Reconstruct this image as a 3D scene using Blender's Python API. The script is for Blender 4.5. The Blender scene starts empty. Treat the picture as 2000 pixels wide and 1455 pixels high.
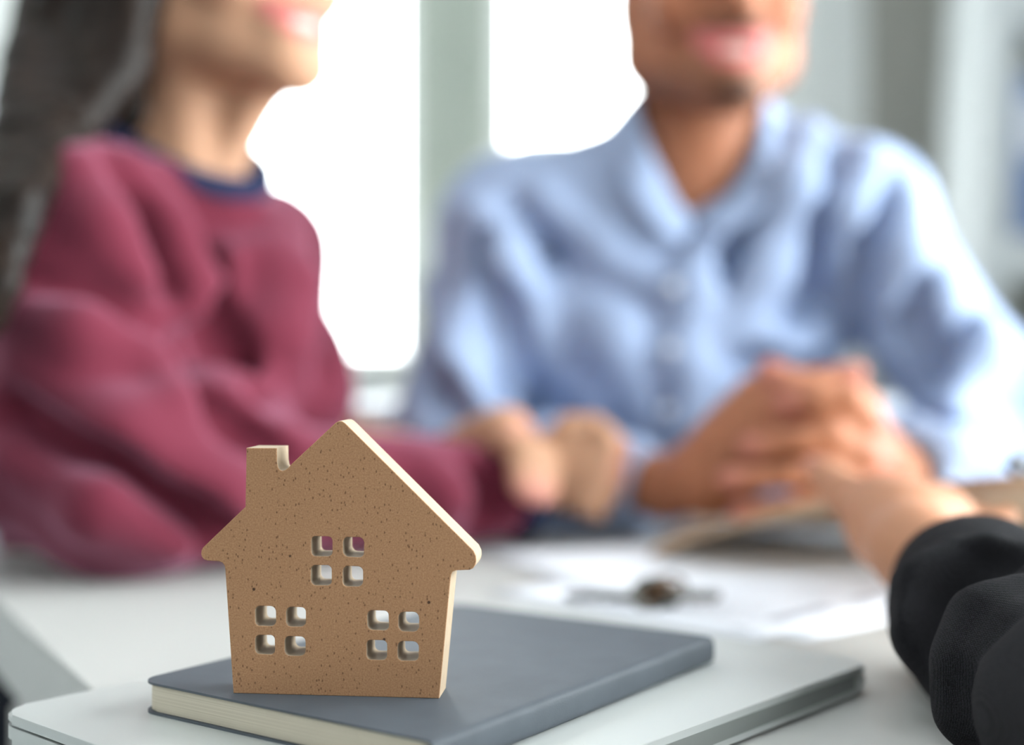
import bpy, bmesh, math, random
import numpy as np
from mathutils import Vector, Matrix

# ------------------------------------------------------------------ camera, sky, exposure
random.seed(4)
S = bpy.context.scene
COL = S.collection
H = 0.893            # eye height of the camera; table top is at 0.74
F_PX = 2600.0        # focal length for a 2000 px wide frame
TABLE = 0.74

cd = bpy.data.cameras.new('camera')
cam = bpy.data.objects.new('camera', cd)
COL.objects.link(cam)
cam.location = (0, 0, H)
cam.rotation_euler = (math.pi / 2, 0, 0)
cd.sensor_width = 36
cd.lens = F_PX * 36 / 2000
cd.shift_y = -22.5 / 2000
cd.dof.use_dof = True
cd.dof.focus_distance = 0.505
cd.dof.aperture_fstop = 2.4
cd.clip_start = 0.01
S.camera = cam

w = bpy.data.worlds.new('overcast_sky')
S.world = w
w.use_nodes = True
bg = w.node_tree.nodes['Background']
bg.inputs['Color'].default_value = (0.96, 0.98, 1.0, 1)
bg.inputs['Strength'].default_value = 6.0

S.view_settings.view_transform = 'Standard'
S.view_settings.look = 'None'
S.view_settings.gamma = 1.0
S.view_settings.exposure = 1.6
try:
    S.view_settings.use_curve_mapping = False
except Exception:
    pass
S.cycles.use_denoising = True
S.cycles.max_bounces = 8
S.cycles.transparent_max_bounces = 12
S.cycles.sample_clamp_indirect = 6.0


def portal(name, loc, rot, sx, sy):
    """marks a window opening for the sky's light; gives no light of its own"""
    l = bpy.data.lights.new(name, 'AREA')
    l.shape = 'RECTANGLE'
    l.size, l.size_y = sx, sy
    l.cycles.is_portal = True
    o = bpy.data.objects.new(name, l)
    COL.objects.link(o)
    o.location = loc
    o.rotation_euler = rot
    return o


# ------------------------------------------------------------------ helpers
def at(px, py, d):
    """point of the room that lies at distance d, from a sighting in the 2000x1455 frame"""
    return np.array([(px - 1000) / F_PX * d, d, H - (py - 705) / F_PX * d])


def lin(r, g, b):
    f = lambda c: c / 12.92 if c <= 0.04045 else ((c + 0.055) / 1.055) ** 2.4
    return (f(r / 255), f(g / 255), f(b / 255), 1)


def tag(o, label=None, cat=None, group=None, kind=None):
    for k, v in (('label', label), ('category', cat), ('group', group), ('kind', kind)):
        if v:
            o[k] = v
    return o


def empty(name, loc=(0, 0, 0), rz=0.0):
    o = bpy.data.objects.new(name, None)
    COL.objects.link(o)
    o.location = loc
    o.rotation_euler = (0, 0, rz)
    o.empty_display_size = 0.05
    return o


def link(name, me, mats, parent=None, smooth=False):
    o = bpy.data.objects.new(name, me)
    COL.objects.link(o)
    for m in (mats if isinstance(mats, (list, tuple)) else [mats]):
        me.materials.append(m)
    if parent is not None:
        o.parent = parent
    if smooth:
        me.shade_smooth()
    return o


def obj(name, bm, mats, parent=None, smooth=False):
    me = bpy.data.meshes.new(name)
    bmesh.ops.recalc_face_normals(bm, faces=bm.faces)
    bm.to_mesh(me)
    bm.free()
    return link(name, me, mats, parent, smooth)


def add_box(bm, lo, hi, M=None):
    vs = [bm.verts.new((x, y, z)) for x in (lo[0], hi[0]) for y in (lo[1], hi[1]) for z in (lo[2], hi[2])]
    for q in ((0, 1, 3, 2), (4, 6, 7, 5), (0, 4, 5, 1), (2, 3, 7, 6), (0, 2, 6, 4), (1, 5, 7, 3)):
        bm.faces.new([vs[i] for i in q])
    if M is not None:
        bmesh.ops.transform(bm, matrix=M, verts=vs)
    return vs


def box(name, lo, hi, mat, parent=None, bevel=0.0, M=None):
    bm = bmesh.new()
    add_box(bm, lo, hi, M)
    if bevel:
        bmesh.ops.bevel(bm, geom=list(bm.edges), offset=bevel, segments=2, affect='EDGES')
    return obj(name, bm, mat, parent)


def prism(bm, pts, z0, z1):
    a = [bm.verts.new((p[0], p[1], z0)) for p in pts]
    b = [bm.verts.new((p[0], p[1], z1)) for p in pts]
    n = len(pts)
    bot = bm.faces.new(a[::-1])
    top = bm.faces.new(b)
    for i in range(n):
        bm.faces.new((a[i], a[(i + 1) % n], b[(i + 1) % n], b[i]))
    return bot, top


def rounded(pts, r, seg=6):
    """rounds polygon corners; r is one radius or a list"""
    out = []
    n = len(pts)
    for i in range(n):
        ri = r[i] if isinstance(r, (list, tuple)) else r
        p = Vector(pts[i]); a = Vector(pts[i - 1]); b = Vector(pts[(i + 1) % n])
        if ri <= 0:
            out.append((p.x, p.y)); continue
        u = (a - p).normalized(); v = (b - p).normalized()
        half = math.acos(max(-1, min(1, u.dot(v)))) / 2
        t = ri / math.tan(half)
        c = p + (u + v).normalized() * (ri / math.sin(half))
        s = p + u * t - c; e = p + v * t - c
        a0 = math.atan2(s.y, s.x); a1 = math.atan2(e.y, e.x)
        da = (a1 - a0 + math.pi) % (2 * math.pi) - math.pi
        for k in range(seg + 1):
            an = a0 + da * k / seg
            out.append((c.x + ri * math.cos(an), c.y + ri * math.sin(an)))
    return out


def slab(name, pts, z0, z1, mat, parent=None, bev=0.001, seg=3, smooth=True):
    bm = bmesh.new()
    bot, top = prism(bm, pts, z0, z1)
    if bev:
        es = list(set(top.edges) | set(bot.edges))
        bmesh.ops.bevel(bm, geom=es, offset=bev, segments=seg, affect='EDGES')
    o = obj(name, bm, mat, parent)
    if smooth:
        o.data.shade_smooth()
        o.data.set_sharp_from_angle(angle=math.radians(35))
    return o


def tube_mesh(bm, pts, r, seg=8, closed=False):
    pts = [Vector(p) for p in pts]
    n = len(pts)
    rings = []
    up = Vector((0.13, 0.31, 0.94)).normalized()
    for i in range(n):
        if closed:
            t = pts[(i + 1) % n] - pts[i - 1]
        else:
            t = pts[min(i + 1, n - 1)] - pts[max(i - 1, 0)]
        t.normalize()
        s = t.cross(up)
        if s.length < 1e-4:
            s = t.cross(Vector((1, 0, 0)))
        s.normalize()
        q = s.cross(t)
        ri = r[i] if isinstance(r, (list, tuple)) else r
        rings.append([bm.verts.new(pts[i] + (s * math.cos(2 * math.pi * k / seg) + q * math.sin(2 * math.pi * k / seg)) * ri) for k in range(seg)])
    m = n if closed else n - 1
    for i in range(m):
        a = rings[i]; b = rings[(i + 1) % n]
        for k in range(seg):
            bm.faces.new((a[k], a[(k + 1) % seg], b[(k + 1) % seg], b[k]))
    if not closed:
        bm.faces.new(rings[0][::-1]); bm.faces.new(rings[-1])


# ------------------------------------------------------------------ materials
def mat(name, col, rough=0.5, metal=0.0, spec=0.5, noise=None, bump=None, sheen=0.0, weave=None, attr=None, sss=0.0, bands=None):
    """noise = (scale, amount, detail); bump = (scale, strength, distance); weave = (threads per metre, distance)"""
    m = bpy.data.materials.new(name)
    m.use_nodes = True
    nt = m.node_tree
    b = nt.nodes['Principled BSDF']
    b.inputs['Base Color'].default_value = col
    b.inputs['Roughness'].default_value = rough
    b.inputs['Metallic'].default_value = metal
    b.inputs['Specular IOR Level'].default_value = spec
    if sheen:
        b.inputs['Sheen Weight'].default_value = sheen
        b.inputs['Sheen Roughness'].default_value = 0.5
        b.inputs['Sheen Tint'].default_value = tuple(min(1, c ** .5) for c in col[:3]) + (1,)
    if sss:
        b.inputs['Subsurface Weight'].default_value = sss
        b.inputs['Subsurface Radius'].default_value = (0.01, 0.004, 0.002)
        b.inputs['Subsurface Scale'].default_value = 1.0
    tc = nt.nodes.new('ShaderNodeTexCoord')
    src = None
    if attr:
        a = nt.nodes.new('ShaderNodeAttribute'); a.attribute_name = attr
        src = a.outputs['Color']
    if noise:
        n = nt.nodes.new('ShaderNodeTexNoise')
        n.inputs['Scale'].default_value = noise[0]
        n.inputs['Detail'].default_value = noise[2] if len(noise) > 2 else 4
        nt.links.new(tc.outputs['Object'], n.inputs['Vector'])
        r = nt.nodes.new('ShaderNodeMapRange')
        r.inputs['From Min'].default_value = 0.3; r.inputs['From Max'].default_value = 0.7
        r.inputs['To Min'].default_value = 1 - noise[1]; r.inputs['To Max'].default_value = 1 + noise[1]
        nt.links.new(n.outputs['Fac'], r.inputs['Value'])
        mx = nt.nodes.new('ShaderNodeVectorMath'); mx.operation = 'SCALE'
        if src is not None:
            nt.links.new(src, mx.inputs[0])
        else:
            mx.inputs[0].default_value = col[:3]
        nt.links.new(r.outputs['Result'], mx.inputs['Scale'])
        src = mx.outputs['Vector']
    if src is not None:
        nt.links.new(src, b.inputs['Base Color'])
    if bump:
        n = nt.nodes.new('ShaderNodeTexNoise')
        n.inputs['Scale'].default_value = bump[0]; n.inputs['Detail'].default_value = 6
        nt.links.new(tc.outputs['Object'], n.inputs['Vector'])
        bp = nt.nodes.new('ShaderNodeBump')
        bp.inputs['Strength'].default_value = bump[1]; bp.inputs['Distance'].default_value = bump[2]
        nt.links.new(n.outputs['Fac'], bp.inputs['Height'])
        nt.links.new(bp.outputs['Normal'], b.inputs['Normal'])
    if weave:
        v = nt.nodes.new('ShaderNodeTexVoronoi')
        v.inputs['Scale'].default_value = weave[0]; v.inputs['Randomness'].default_value = 0.35
        nt.links.new(tc.outputs['Object'], v.inputs['Vector'])
        wr = nt.nodes.new('ShaderNodeMapRange')
        wr.inputs['From Min'].default_value = 0.05; wr.inputs['From Max'].default_value = 0.55
        wr.inputs['To Min'].default_value = 1.9; wr.inputs['To Max'].default_value = 0.35
        nt.links.new(v.outputs['Distance'], wr.inputs['Value'])
        ws = nt.nodes.new('ShaderNodeVectorMath'); ws.operation = 'SCALE'
        if src is not None:
            nt.links.new(src, ws.inputs[0])
        else:
            ws.inputs[0].default_value = col[:3]
        nt.links.new(wr.outputs['Result'], ws.inputs['Scale'])
        nt.links.new(ws.outputs['Vector'], b.inputs['Base Color'])
        bp = nt.nodes.new('ShaderNodeBump'); bp.invert = True
        bp.inputs['Strength'].default_value = 0.9; bp.inputs['Distance'].default_value = weave[1]
        nt.links.new(v.outputs['Distance'], bp.inputs['Height'])
        nt.links.new(bp.outputs['Normal'], b.inputs['Normal'])
    return m


def mdf_face():
    m = mat('mdf_face', lin(166, 127, 92), 0.75, spec=0.2)
    nt = m.node_tree; b = nt.nodes['Principled BSDF']
    tc = nt.nodes.new('ShaderNodeTexCoord')

    def noise(scale, detail=5, rough=0.6):
        n = nt.nodes.new('ShaderNodeTexNoise'); n.inputs['Scale'].default_value = scale
        n.inputs['Detail'].default_value = detail; n.inputs['Roughness'].default_value = rough
        nt.links.new(tc.outputs['Object'], n.inputs['Vector']); return n.outputs['Fac']

    def ramp(fac, stops):
        r = nt.nodes.new('ShaderNodeValToRGB')
        while len(r.color_ramp.elements) < len(stops):
            r.color_ramp.elements.new(0.5)
        for e, (p, c) in zip(r.color_ramp.elements, stops):
            e.position = p; e.color = c
        nt.links.new(fac, r.inputs['Fac']); return r.outputs['Color']

    def mix(a, bb, f):
        x = nt.nodes.new('ShaderNodeMix'); x.data_type = 'RGBA'
        nt.links.new(f, x.inputs['Factor']); nt.links.new(a, x.inputs['A'])
        if isinstance(bb, tuple):
            x.inputs['B'].default_value = bb
        else:
            nt.links.new(bb, x.inputs['B'])
        return x.outputs['Result']
    base = ramp(noise(1500, 6, 0.75), [(0.30, lin(136, 98, 69)), (0.5, lin(166, 124, 91)), (0.72, lin(186, 146, 111))])
    # dark wood flecks
    v = nt.nodes.new('ShaderNodeTexVoronoi'); v.inputs['Scale'].default_value = 760
    mp = nt.nodes.new('ShaderNodeMapping'); mp.inputs['Scale'].default_value = (1, 1, 0.6)
    nt.links.new(tc.outputs['Object'], mp.inputs['Vector']); nt.links.new(mp.outputs['Vector'], v.inputs['Vector'])
    fl = ramp(v.outputs['Distance'], [(0.14, (.75, .75, .75, 1)), (0.30, (0, 0, 0, 1))])
    sel = ramp(v.outputs['Color'], [(0.62, (0, 0, 0, 1)), (0.70, (1, 1, 1, 1))])
    mu = nt.nodes.new('ShaderNodeMath'); mu.operation = 'MULTIPLY'
    nt.links.new(fl, mu.inputs[0]); nt.links.new(sel, mu.inputs[1])
    c = mix(base, lin(92, 62, 42), mu.outputs[0])
    # a few bigger knots and pale fibres
    v2 = nt.nodes.new('ShaderNodeTexVoronoi'); v2.inputs['Scale'].default_value = 130
    nt.links.new(tc.outputs['Object'], v2.inputs['Vector'])
    f2 = ramp(v2.outputs['Distance'], [(0.06, (1, 1, 1, 1)), (0.10, (0, 0, 0, 1))])
    s2 = ramp(v2.outputs['Color'], [(0.78, (0, 0, 0, 1)), (0.82, (1, 1, 1, 1))])
    m2 = nt.nodes.new('ShaderNodeMath'); m2.operation = 'MULTIPLY'
    nt.links.new(f2, m2.inputs[0]); nt.links.new(s2, m2.inputs[1])
    c = mix(c, lin(70, 48, 36), m2.outputs[0])
    wv = nt.nodes.new('ShaderNodeTexWave'); wv.inputs['Scale'].default_value = 180; wv.inputs['Distortion'].default_value = 60
    wv.inputs['Detail'].default_value = 3; wv.inputs['Detail Scale'].default_value = 3
    nt.links.new(tc.outputs['Object'], wv.inputs['Vector'])
    fb = ramp(wv.outputs['Fac'], [(0.965, (0, 0, 0, 1)), (1.0, (0.35, 0.35, 0.35, 1))])
    c = mix(c, lin(205, 172, 136), fb)
    nt.links.new(c, b.inputs['Base Color'])
    bp = nt.nodes.new('ShaderNodeBump'); bp.inputs['Strength'].default_value = 0.12; bp.inputs['Distance'].default_value = 0.0002
    nt.links.new(noise(1600, 4), bp.inputs['Height']); nt.links.new(bp.outputs['Normal'], b.inputs['Normal'])
    return m


def page_mat():
    m = mat('book_pages', lin(226, 216, 196), 0.85, spec=0.1)
    nt = m.node_tree; b = nt.nodes['Principled BSDF']
    tc = nt.nodes.new('ShaderNodeTexCoord')
    mp = nt.nodes.new('ShaderNodeMapping'); mp.inputs['Scale'].default_value = (2.5, 2.5, 2600)
    nt.links.new(tc.outputs['Object'], mp.inputs['Vector'])
    n = nt.nodes.new('ShaderNodeTexNoise'); n.inputs['Scale'].default_value = 1.0; n.inputs['Detail'].default_value = 2
    nt.links.new(mp.outputs['Vector'], n.inputs['Vector'])
    r = nt.nodes.new('ShaderNodeValToRGB')
    r.color_ramp.elements[0].position = 0.3; r.color_ramp.elements[0].color = lin(176, 166, 149)
    r.color_ramp.elements[1].position = 0.55; r.color_ramp.elements[1].color = lin(196, 187, 170)
    nt.links.new(n.outputs['Fac'], r.inputs['Fac']); nt.links.new(r.outputs['Color'], b.inputs['Base Color'])
    return m


def glass_mat():
    m = bpy.data.materials.new('window_glass'); m.use_nodes = True
    nt = m.node_tree; nt.nodes.clear()
    o = nt.nodes.new('ShaderNodeOutputMaterial'); mx = nt.nodes.new('ShaderNodeMixShader')
    t = nt.nodes.new('ShaderNodeBsdfTransparent'); g = nt.nodes.new('ShaderNodeBsdfGlossy')
    t.inputs['Color'].default_value = (0.96, 0.98, 0.97, 1)
    g.inputs['Roughness'].default_value = 0.02
    fr = nt.nodes.new('ShaderNodeFresnel'); fr.inputs['IOR'].default_value = 1.45
    nt.links.new(fr.outputs[0], mx.inputs[0]); nt.links.new(t.outputs[0], mx.inputs[1]); nt.links.new(g.outputs[0], mx.inputs[2])
    nt.links.new(mx.outputs[0], o.inputs[0])
    return m


def hair_mat(name, col, tip):
    m = mat(name, col, 0.42, spec=0.15)
    nt = m.node_tree; b = nt.nodes['Principled BSDF']
    tc = nt.nodes.new('ShaderNodeTexCoord')
    mp = nt.nodes.new('ShaderNodeMapping'); mp.inputs['Scale'].default_value = (160, 160, 9)
    mp.inputs['Rotation'].default_value = (0, 0.5, 0)
    nt.links.new(tc.outputs['Object'], mp.inputs['Vector'])
    n = nt.nodes.new('ShaderNodeTexNoise'); n.inputs['Scale'].default_value = 1.0; n.inputs['Detail'].default_value = 5
    nt.links.new(mp.outputs['Vector'], n.inputs['Vector'])
    r = nt.nodes.new('ShaderNodeValToRGB')
    r.color_ramp.elements[0].position = 0.35; r.color_ramp.elements[0].color = col
    r.color_ramp.elements[1].position = 0.75; r.color_ramp.elements[1].color = tip
    nt.links.new(n.outputs['Fac'], r.inputs['Fac']); nt.links.new(r.outputs['Color'], b.inputs['Base Color'])
    bp = nt.nodes.new('ShaderNodeBump'); bp.inputs['Strength'].default_value = 0.35; bp.inputs['Distance'].default_value = 0.0015
    nt.links.new(n.outputs['Fac'], bp.inputs['Height']); nt.links.new(bp.outputs['Normal'], b.inputs['Normal'])
    return m


def print_mat():
    """white office paper with printed grey rules and a table header bar"""
    m = mat('printed_paper', lin(232, 236, 244), 0.8, spec=0.15)
    nt = m.node_tree; b = nt.nodes['Principled BSDF']
    tc = nt.nodes.new('ShaderNodeTexCoord')
    sp = nt.nodes.new('ShaderNodeSeparateXYZ'); nt.links.new(tc.outputs['Object'], sp.inputs[0])

    def math_(op, a, bb):
        n = nt.nodes.new('ShaderNodeMath'); n.operation = op
        for i, v in enumerate((a, bb)):
            if isinstance(v, (int, float)):
                n.inputs[i].default_value = v
            else:
                nt.links.new(v, n.inputs[i])
        return n.outputs[0]
    x, y = sp.outputs['X'], sp.outputs['Y']
    # two dark bars parallel to the long side near one edge, then text-like rules
    bar = math_('MULTIPLY', math_('GREATER_THAN', x, 0.076), math_('LESS_THAN', x, 0.087))
    gap = math_('GREATER_THAN', math_('SINE', math_('MULTIPLY', y, 70.0), 0.0), -0.55)
    bar = math_('MULTIPLY', bar, gap)
    bar = math_('MULTIPLY', bar, math_('LESS_THAN', math_('ABSOLUTE', y, 0.0), 0.13))
    rules = math_('GREATER_THAN', math_('SINE', math_('MULTIPLY', x, 900.0), 0.0), 0.5)
    nz = nt.nodes.new('ShaderNodeTexNoise'); nz.inputs['Scale'].default_value = 300
    nt.links.new(tc.outputs['Object'], nz.inputs['Vector'])
    rules = math_('MULTIPLY', rules, math_('GREATER_THAN', nz.outputs['Fac'], 0.5))
    rules = math_('MULTIPLY', rules, math_('MULTIPLY', math_('LESS_THAN', math_('ABSOLUTE', y, 0.0), 0.125), math_('LESS_THAN', math_('ABSOLUTE', x, 0.0), 0.068)))
    ink = math_('MAXIMUM', math_('MULTIPLY', bar, 0.6), math_('MULTIPLY', rules, 0.3))
    mx = nt.nodes.new('ShaderNodeMix'); mx.data_type = 'RGBA'
    mx.inputs['A'].default_value = lin(230, 234, 243); mx.inputs['B'].default_value = lin(105, 108, 122)
    nt.links.new(ink, mx.inputs['Factor']); nt.links.new(mx.outputs['Result'], b.inputs['Base Color'])
    return m


M_MDF = mdf_face()
M_MDF_EDGE = mat('mdf_cut_edge', lin(168, 150, 128), 0.75, spec=0.2, noise=(260, 0.06, 4), bump=(500, 0.2, 0.0004))
M_COVER = mat('notebook_cover', lin(76, 82, 89), 0.62, spec=0.28, noise=(60, 0.08, 6), bump=(1400, 0.25, 0.0003))
M_PAGES = page_mat()
M_ALU = mat('brushed_aluminium', lin(192, 196, 195), 0.5, metal=0.35, bump=(2500, 0.03, 0.0002))
M_HINGE = mat('hinge_metal', lin(140, 144, 142), 0.5, metal=0.5)  # grey darkened to carry the suited figure's dark reflection
M_DARK = mat('dark_rubber', lin(24, 26, 28), 0.6)
M_TABLE = mat('white_laminate', lin(181, 182, 180), 0.45, spec=0.3, noise=(3, 0.02, 2))
M_PAPER = print_mat()
M_PLAIN = mat('plain_paper', lin(230, 234, 242), 0.8, spec=0.15, noise=(40, 0.015, 3))
M_STEEL = mat('key_steel', lin(92, 90, 85), 0.4, metal=0.8, noise=(120, 0.15, 3))
M_BRASS = mat('key_brass', lin(128, 94, 66), 0.35, metal=0.85, noise=(120, 0.12, 3))
M_BOARD = mat('clipboard_board', lin(192, 166, 138), 0.65, spec=0.25, noise=(220, 0.10, 6))
M_BLACK = mat('black_metal', lin(20, 21, 22), 0.35, spec=0.5)
M_SUIT = mat('black_suit_cloth', lin(35, 35, 39), 0.85, spec=0.12, sheen=0.10, weave=(1600, 0.0011), noise=(900, 0.12, 2))
M_SWEAT = mat('wine_sweatshirt', lin(96, 34, 49), 0.9, spec=0.12, sheen=0.5, noise=(500, 0.06, 3))
M_NAVY = mat('navy_ribbing', lin(38, 44, 70), 0.9, spec=0.1, noise=(500, 0.1, 3))
M_SHIRT = mat('light_blue_shirt', lin(150, 167, 198), 0.8, spec=0.2, sheen=0.1, noise=(700, 0.04, 3))
M_BUTTON = mat('shirt_button', lin(210, 215, 225), 0.4)
M_TROUS = mat('dark_trousers', lin(28, 30, 38), 0.9, spec=0.15, noise=(400, 0.1, 3))
M_SHOE = mat('black_shoe', lin(18, 18, 19), 0.4)
M_SKIN_W = mat('skin_fair', (1, 1, 1, 1), 0.58, spec=0.25, attr='tint', sss=0.08, noise=(60, 0.03, 3))
M_SKIN_M = mat('skin_tan', (1, 1, 1, 1), 0.58, spec=0.25, attr='tint', sss=0.08, noise=(60, 0.04, 3))
M_TEETH = mat('teeth', lin(198, 188, 178), 0.25, spec=0.6)
M_IRIS = mat('iris_brown', lin(38, 24, 16), 0.15, spec=0.6)
M_EYE = mat('eye', lin(235, 232, 228), 0.15, spec=0.6)
M_HAIR_W = hair_mat('long_brown_hair', lin(13, 10, 9), lin(42, 30, 23))
M_HAIR_M = hair_mat('short_black_hair', lin(18, 16, 16), lin(44, 38, 36))
M_WALL = mat('white_wall_paint', lin(238, 241, 240), 0.8, spec=0.2, noise=(6, 0.015, 3))
M_GREY = mat('grey_wall_paint', lin(170, 169, 162), 0.8, spec=0.2, noise=(6, 0.02, 3))
M_PILLAR = mat('grey_mullion_paint', lin(168, 176, 168), 0.7, spec=0.2, noise=(6, .02, 3))
M_CEIL = mat('ceiling_paint', lin(225, 225, 223), 0.9)
M_SIDE = mat('grey_side_paint', lin(176, 178, 178), 0.85, noise=(6, .02, 3))
M_FLOOR = mat('dark_carpet', lin(26, 31, 42), 0.95, spec=0.1, noise=(120, 0.3, 5))
M_FRAME = mat('window_frame_paint', lin(228, 230, 230), 0.4)
M_GLASS = glass_mat()
M_SLAT = mat('blind_slat', lin(232, 234, 230), 0.5, noise=(20, 0.02, 2))
M_SHELF = mat('white_shelf_paint', lin(205, 210, 212), 0.45, noise=(8, 0.02, 3))
M_BINDER = mat('blue_binder_card', lin(118, 140, 182), 0.6, noise=(30, 0.04, 3))
M_CHAIR = mat('white_chair_shell', lin(226, 232, 238), 0.45, noise=(10, 0.02, 2))

M_FILL = mat('fill_panel_diffuser', (.9, .9, .9, 1), .5)  # glow of the added overhead fill panels
M_FILL.node_tree.nodes['Principled BSDF'].inputs['Emission Color'].default_value = (.95, .98, 1, 1)
M_FILL.node_tree.nodes['Principled BSDF'].inputs['Emission Strength'].default_value = 1.5

M_SWEAT.node_tree.nodes['Principled BSDF'].inputs['Sheen Tint'].default_value = (.95, .5, .72, 1)
M_SWEAT.node_tree.nodes['Principled BSDF'].inputs['Sheen Weight'].default_value = .36

# ------------------------------------------------------------------ the room
XL, XR, YB, YN, ZC = -2.0, 1.40, 3.3, -.95, 2.7
SILL = H - 0.02
box('floor', (XL - .2, YN - .2, -0.06), (XR + .2, YB + .3, 0), M_FLOOR)['kind'] = 'structure'
box('ceiling', (XL - .2, YN - .2, ZC), (XR + .2, YB + .3, ZC + .1), M_CEIL)['kind'] = 'structure'
W1 = (-1.16, -0.238); W2 = (-0.052, 0.56); WTOP = 2.35
bm = bmesh.new()
for lo, hi in (((XL - .2, YB, 0), (W1[0], YB + .18, ZC)), ((W1[0], YB, 0), (W2[1], YB + .18, SILL)), ((W1[0], YB, WTOP), (W2[1], YB + .18, ZC)),
               ((W1[1], YB, SILL), (W2[0], YB + .18, WTOP)), ((W2[1], YB, 0), (0.876, YB + .18, ZC))):
    add_box(bm, lo, hi)
obj('wall_back', bm, M_WALL)['kind'] = 'structure'
box('wall_back_grey', (0.876, YB + .0, 0), (XR + .2, YB + .18, ZC), M_GREY)['kind'] = 'structure'
box('wall_left', (XL - .2, YN - .2, 0), (XL, YB, ZC), M_WALL)['kind'] = 'structure'
box('wall_front', (XL, YN - .18, 0), (XR, YN, ZC), M_SIDE)['kind'] = 'structure'
RW = (-.85, 2.0); RS, RT = 0.4, 2.05
bm = bmesh.new()
for lo, hi in (((XR, YN - .2, 0), (XR + .18, RW[0], ZC)), ((XR, RW[1], 0), (XR + .18, YB, ZC)), ((XR, RW[0], 0), (XR + .18, RW[1], RS)), ((XR, RW[0], RT), (XR + .18, RW[1], ZC))):
    add_box(bm, lo, hi)
obj('wall_right', bm, M_WALL)['kind'] = 'structure'


def window(name, a, b, z0, z1, axis, pos, mull):
    """axis 0: opening runs along x in the back wall; axis 1: along y in the right wall; axis 2: along x in the wall behind the camera"""
    root = empty(name, (0, 0, 0)); root['kind'] = 'structure'

    def P(u0, v0, u1, v1, d0, d1):
        if axis == 2:
            return (u0, pos - d1, v0), (u1, pos - d0, v1)
        return ((u0, pos + d0, v0), (u1, pos + d1, v1)) if axis == 0 else ((pos + d0, u0, v0), (pos + d1, u1, v1))
    fw = 0.045
    for u0, v0, u1, v1 in ((a, z0, a + fw, z1), (b - fw, z0, b, z1), (a + fw, z0, b - fw, z0 + fw), (a + fw, z1 - fw, b - fw, z1)):
        box('frame', *P(u0, v0, u1, v1, .06, .12), M_FRAME, root, 0.003)
    us = [a + fw] + list(mull) + [b - fw]
    for m in mull:
        box('mullion', *P(m - .015, z0 + fw, m + .015, z1 - fw, .07, .11), M_FRAME, root, 0.002)
    for u0, u1 in zip(us[:-1], us[1:]):
        box('pane', *P(u0 + .006, z0 + fw, u1 - .006, z1 - fw, .088, .092), M_GLASS, root)
    box('sill', *P(a - .02, z0 - .025, b + .02, z0, -.05, .06), M_FRAME, root, 0.004)
    return root


box('trim_1', (W1[1] - .005, YB - .012, SILL), (W2[0] + .005, YB + .03, WTOP), M_PILLAR, None, .004)['kind'] = 'structure'
window('window_1', W1[0], W1[1], SILL, WTOP, 0, YB, [])
window('window_2', W2[0], W2[1], SILL, WTOP, 0, YB, [])
window('window_3', RW[0], RW[1], RS, RT, 1, XR, [.10, 1.05])
portal('portal_back_one', ((W1[0] + W1[1]) / 2, YB + .19, (SILL + WTOP) / 2), (-math.pi / 2, 0, 0), W1[1] - W1[0], WTOP - SILL)
portal('portal_back_two', ((W2[0] + W2[1]) / 2, YB + .19, (SILL + WTOP) / 2), (-math.pi / 2, 0, 0), W2[1] - W2[0], WTOP - SILL)
portal('portal_right', (XR + .19, (RW[0] + RW[1]) / 2, (RS + RT) / 2), (math.pi / 2, 0, math.pi / 2), RW[1] - RW[0], RT - RS)

# venetian blind across both back windows
blind = empty('venetian_blind', ((W1[0] + W2[1]) / 2, YB - .09, SILL))
tag(blind, 'white horizontal-slat blind hanging across the bright windows behind the couple', 'blind')
bw = (W2[1] - W1[0]) / 2 + .03
sl0 = None
for k in range(46):
    z = 0.03 + k * 0.032
    if sl0 is None:
        bm = bmesh.new()
        prof = [(-.0125, -.0005), (-.005, .0012), (.005, .0012), (.0125, -.0005)]
        ring = []
        for x in (-bw, bw):
            ring.append([bm.verts.new((x, y, zz + .0006)) for y, zz in prof] + [bm.verts.new((x, y, zz - .0006)) for y, zz in prof[::-1]])
        n = len(ring[0])
        for i in range(n):
            bm.faces.new((ring[0][i], ring[0][(i + 1) % n], ring[1][(i + 1) % n], ring[1][i]))
        bm.faces.new(ring[0][::-1]); bm.faces.new(ring[1])
        o = sl0 = obj('slat', bm, M_SLAT, blind)
    else:
        o = sl0.copy(); COL.objects.link(o); o.parent = blind
    o.location = (0, 0, z)
    o.rotation_euler = (math.radians(12), 0, 0)
box('bottom_rail', (-bw, -.012, 0.002), (bw, .012, .018), M_SLAT, blind, 0.002)
box('head_rail', (-bw, -.02, 1.495), (bw, .02, 1.545), M_SLAT, blind, 0.003)
for x in (-.7, 0.02, .7):
    bm = bmesh.new(); tube_mesh(bm, [(x, -.014, .01), (x, -.014, .75), (x, -.014, 1.5)], .0012, 6); obj('cord', bm, M_SLAT, blind)

# added ceiling panels, out of view, as fill light from above
for x, y, lab in ((-.45, .35, 'added square fill-light panel, out of view in the ceiling above the toy house'), (.45, 1.0, 'added square fill-light panel, out of view in the ceiling above the man in the blue shirt')):
    p = empty('ceiling_fill_panel', (x, y, ZC))
    tag(p, lab, 'light', 'added ceiling fill panels')
    box('housing', (-.31, -.31, -.03), (.31, .31, -.002), M_FRAME, p, 0.004)
    box('diffuser', (-.285, -.285, -.036), (.285, .285, -.0305), M_FILL, p)

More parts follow.
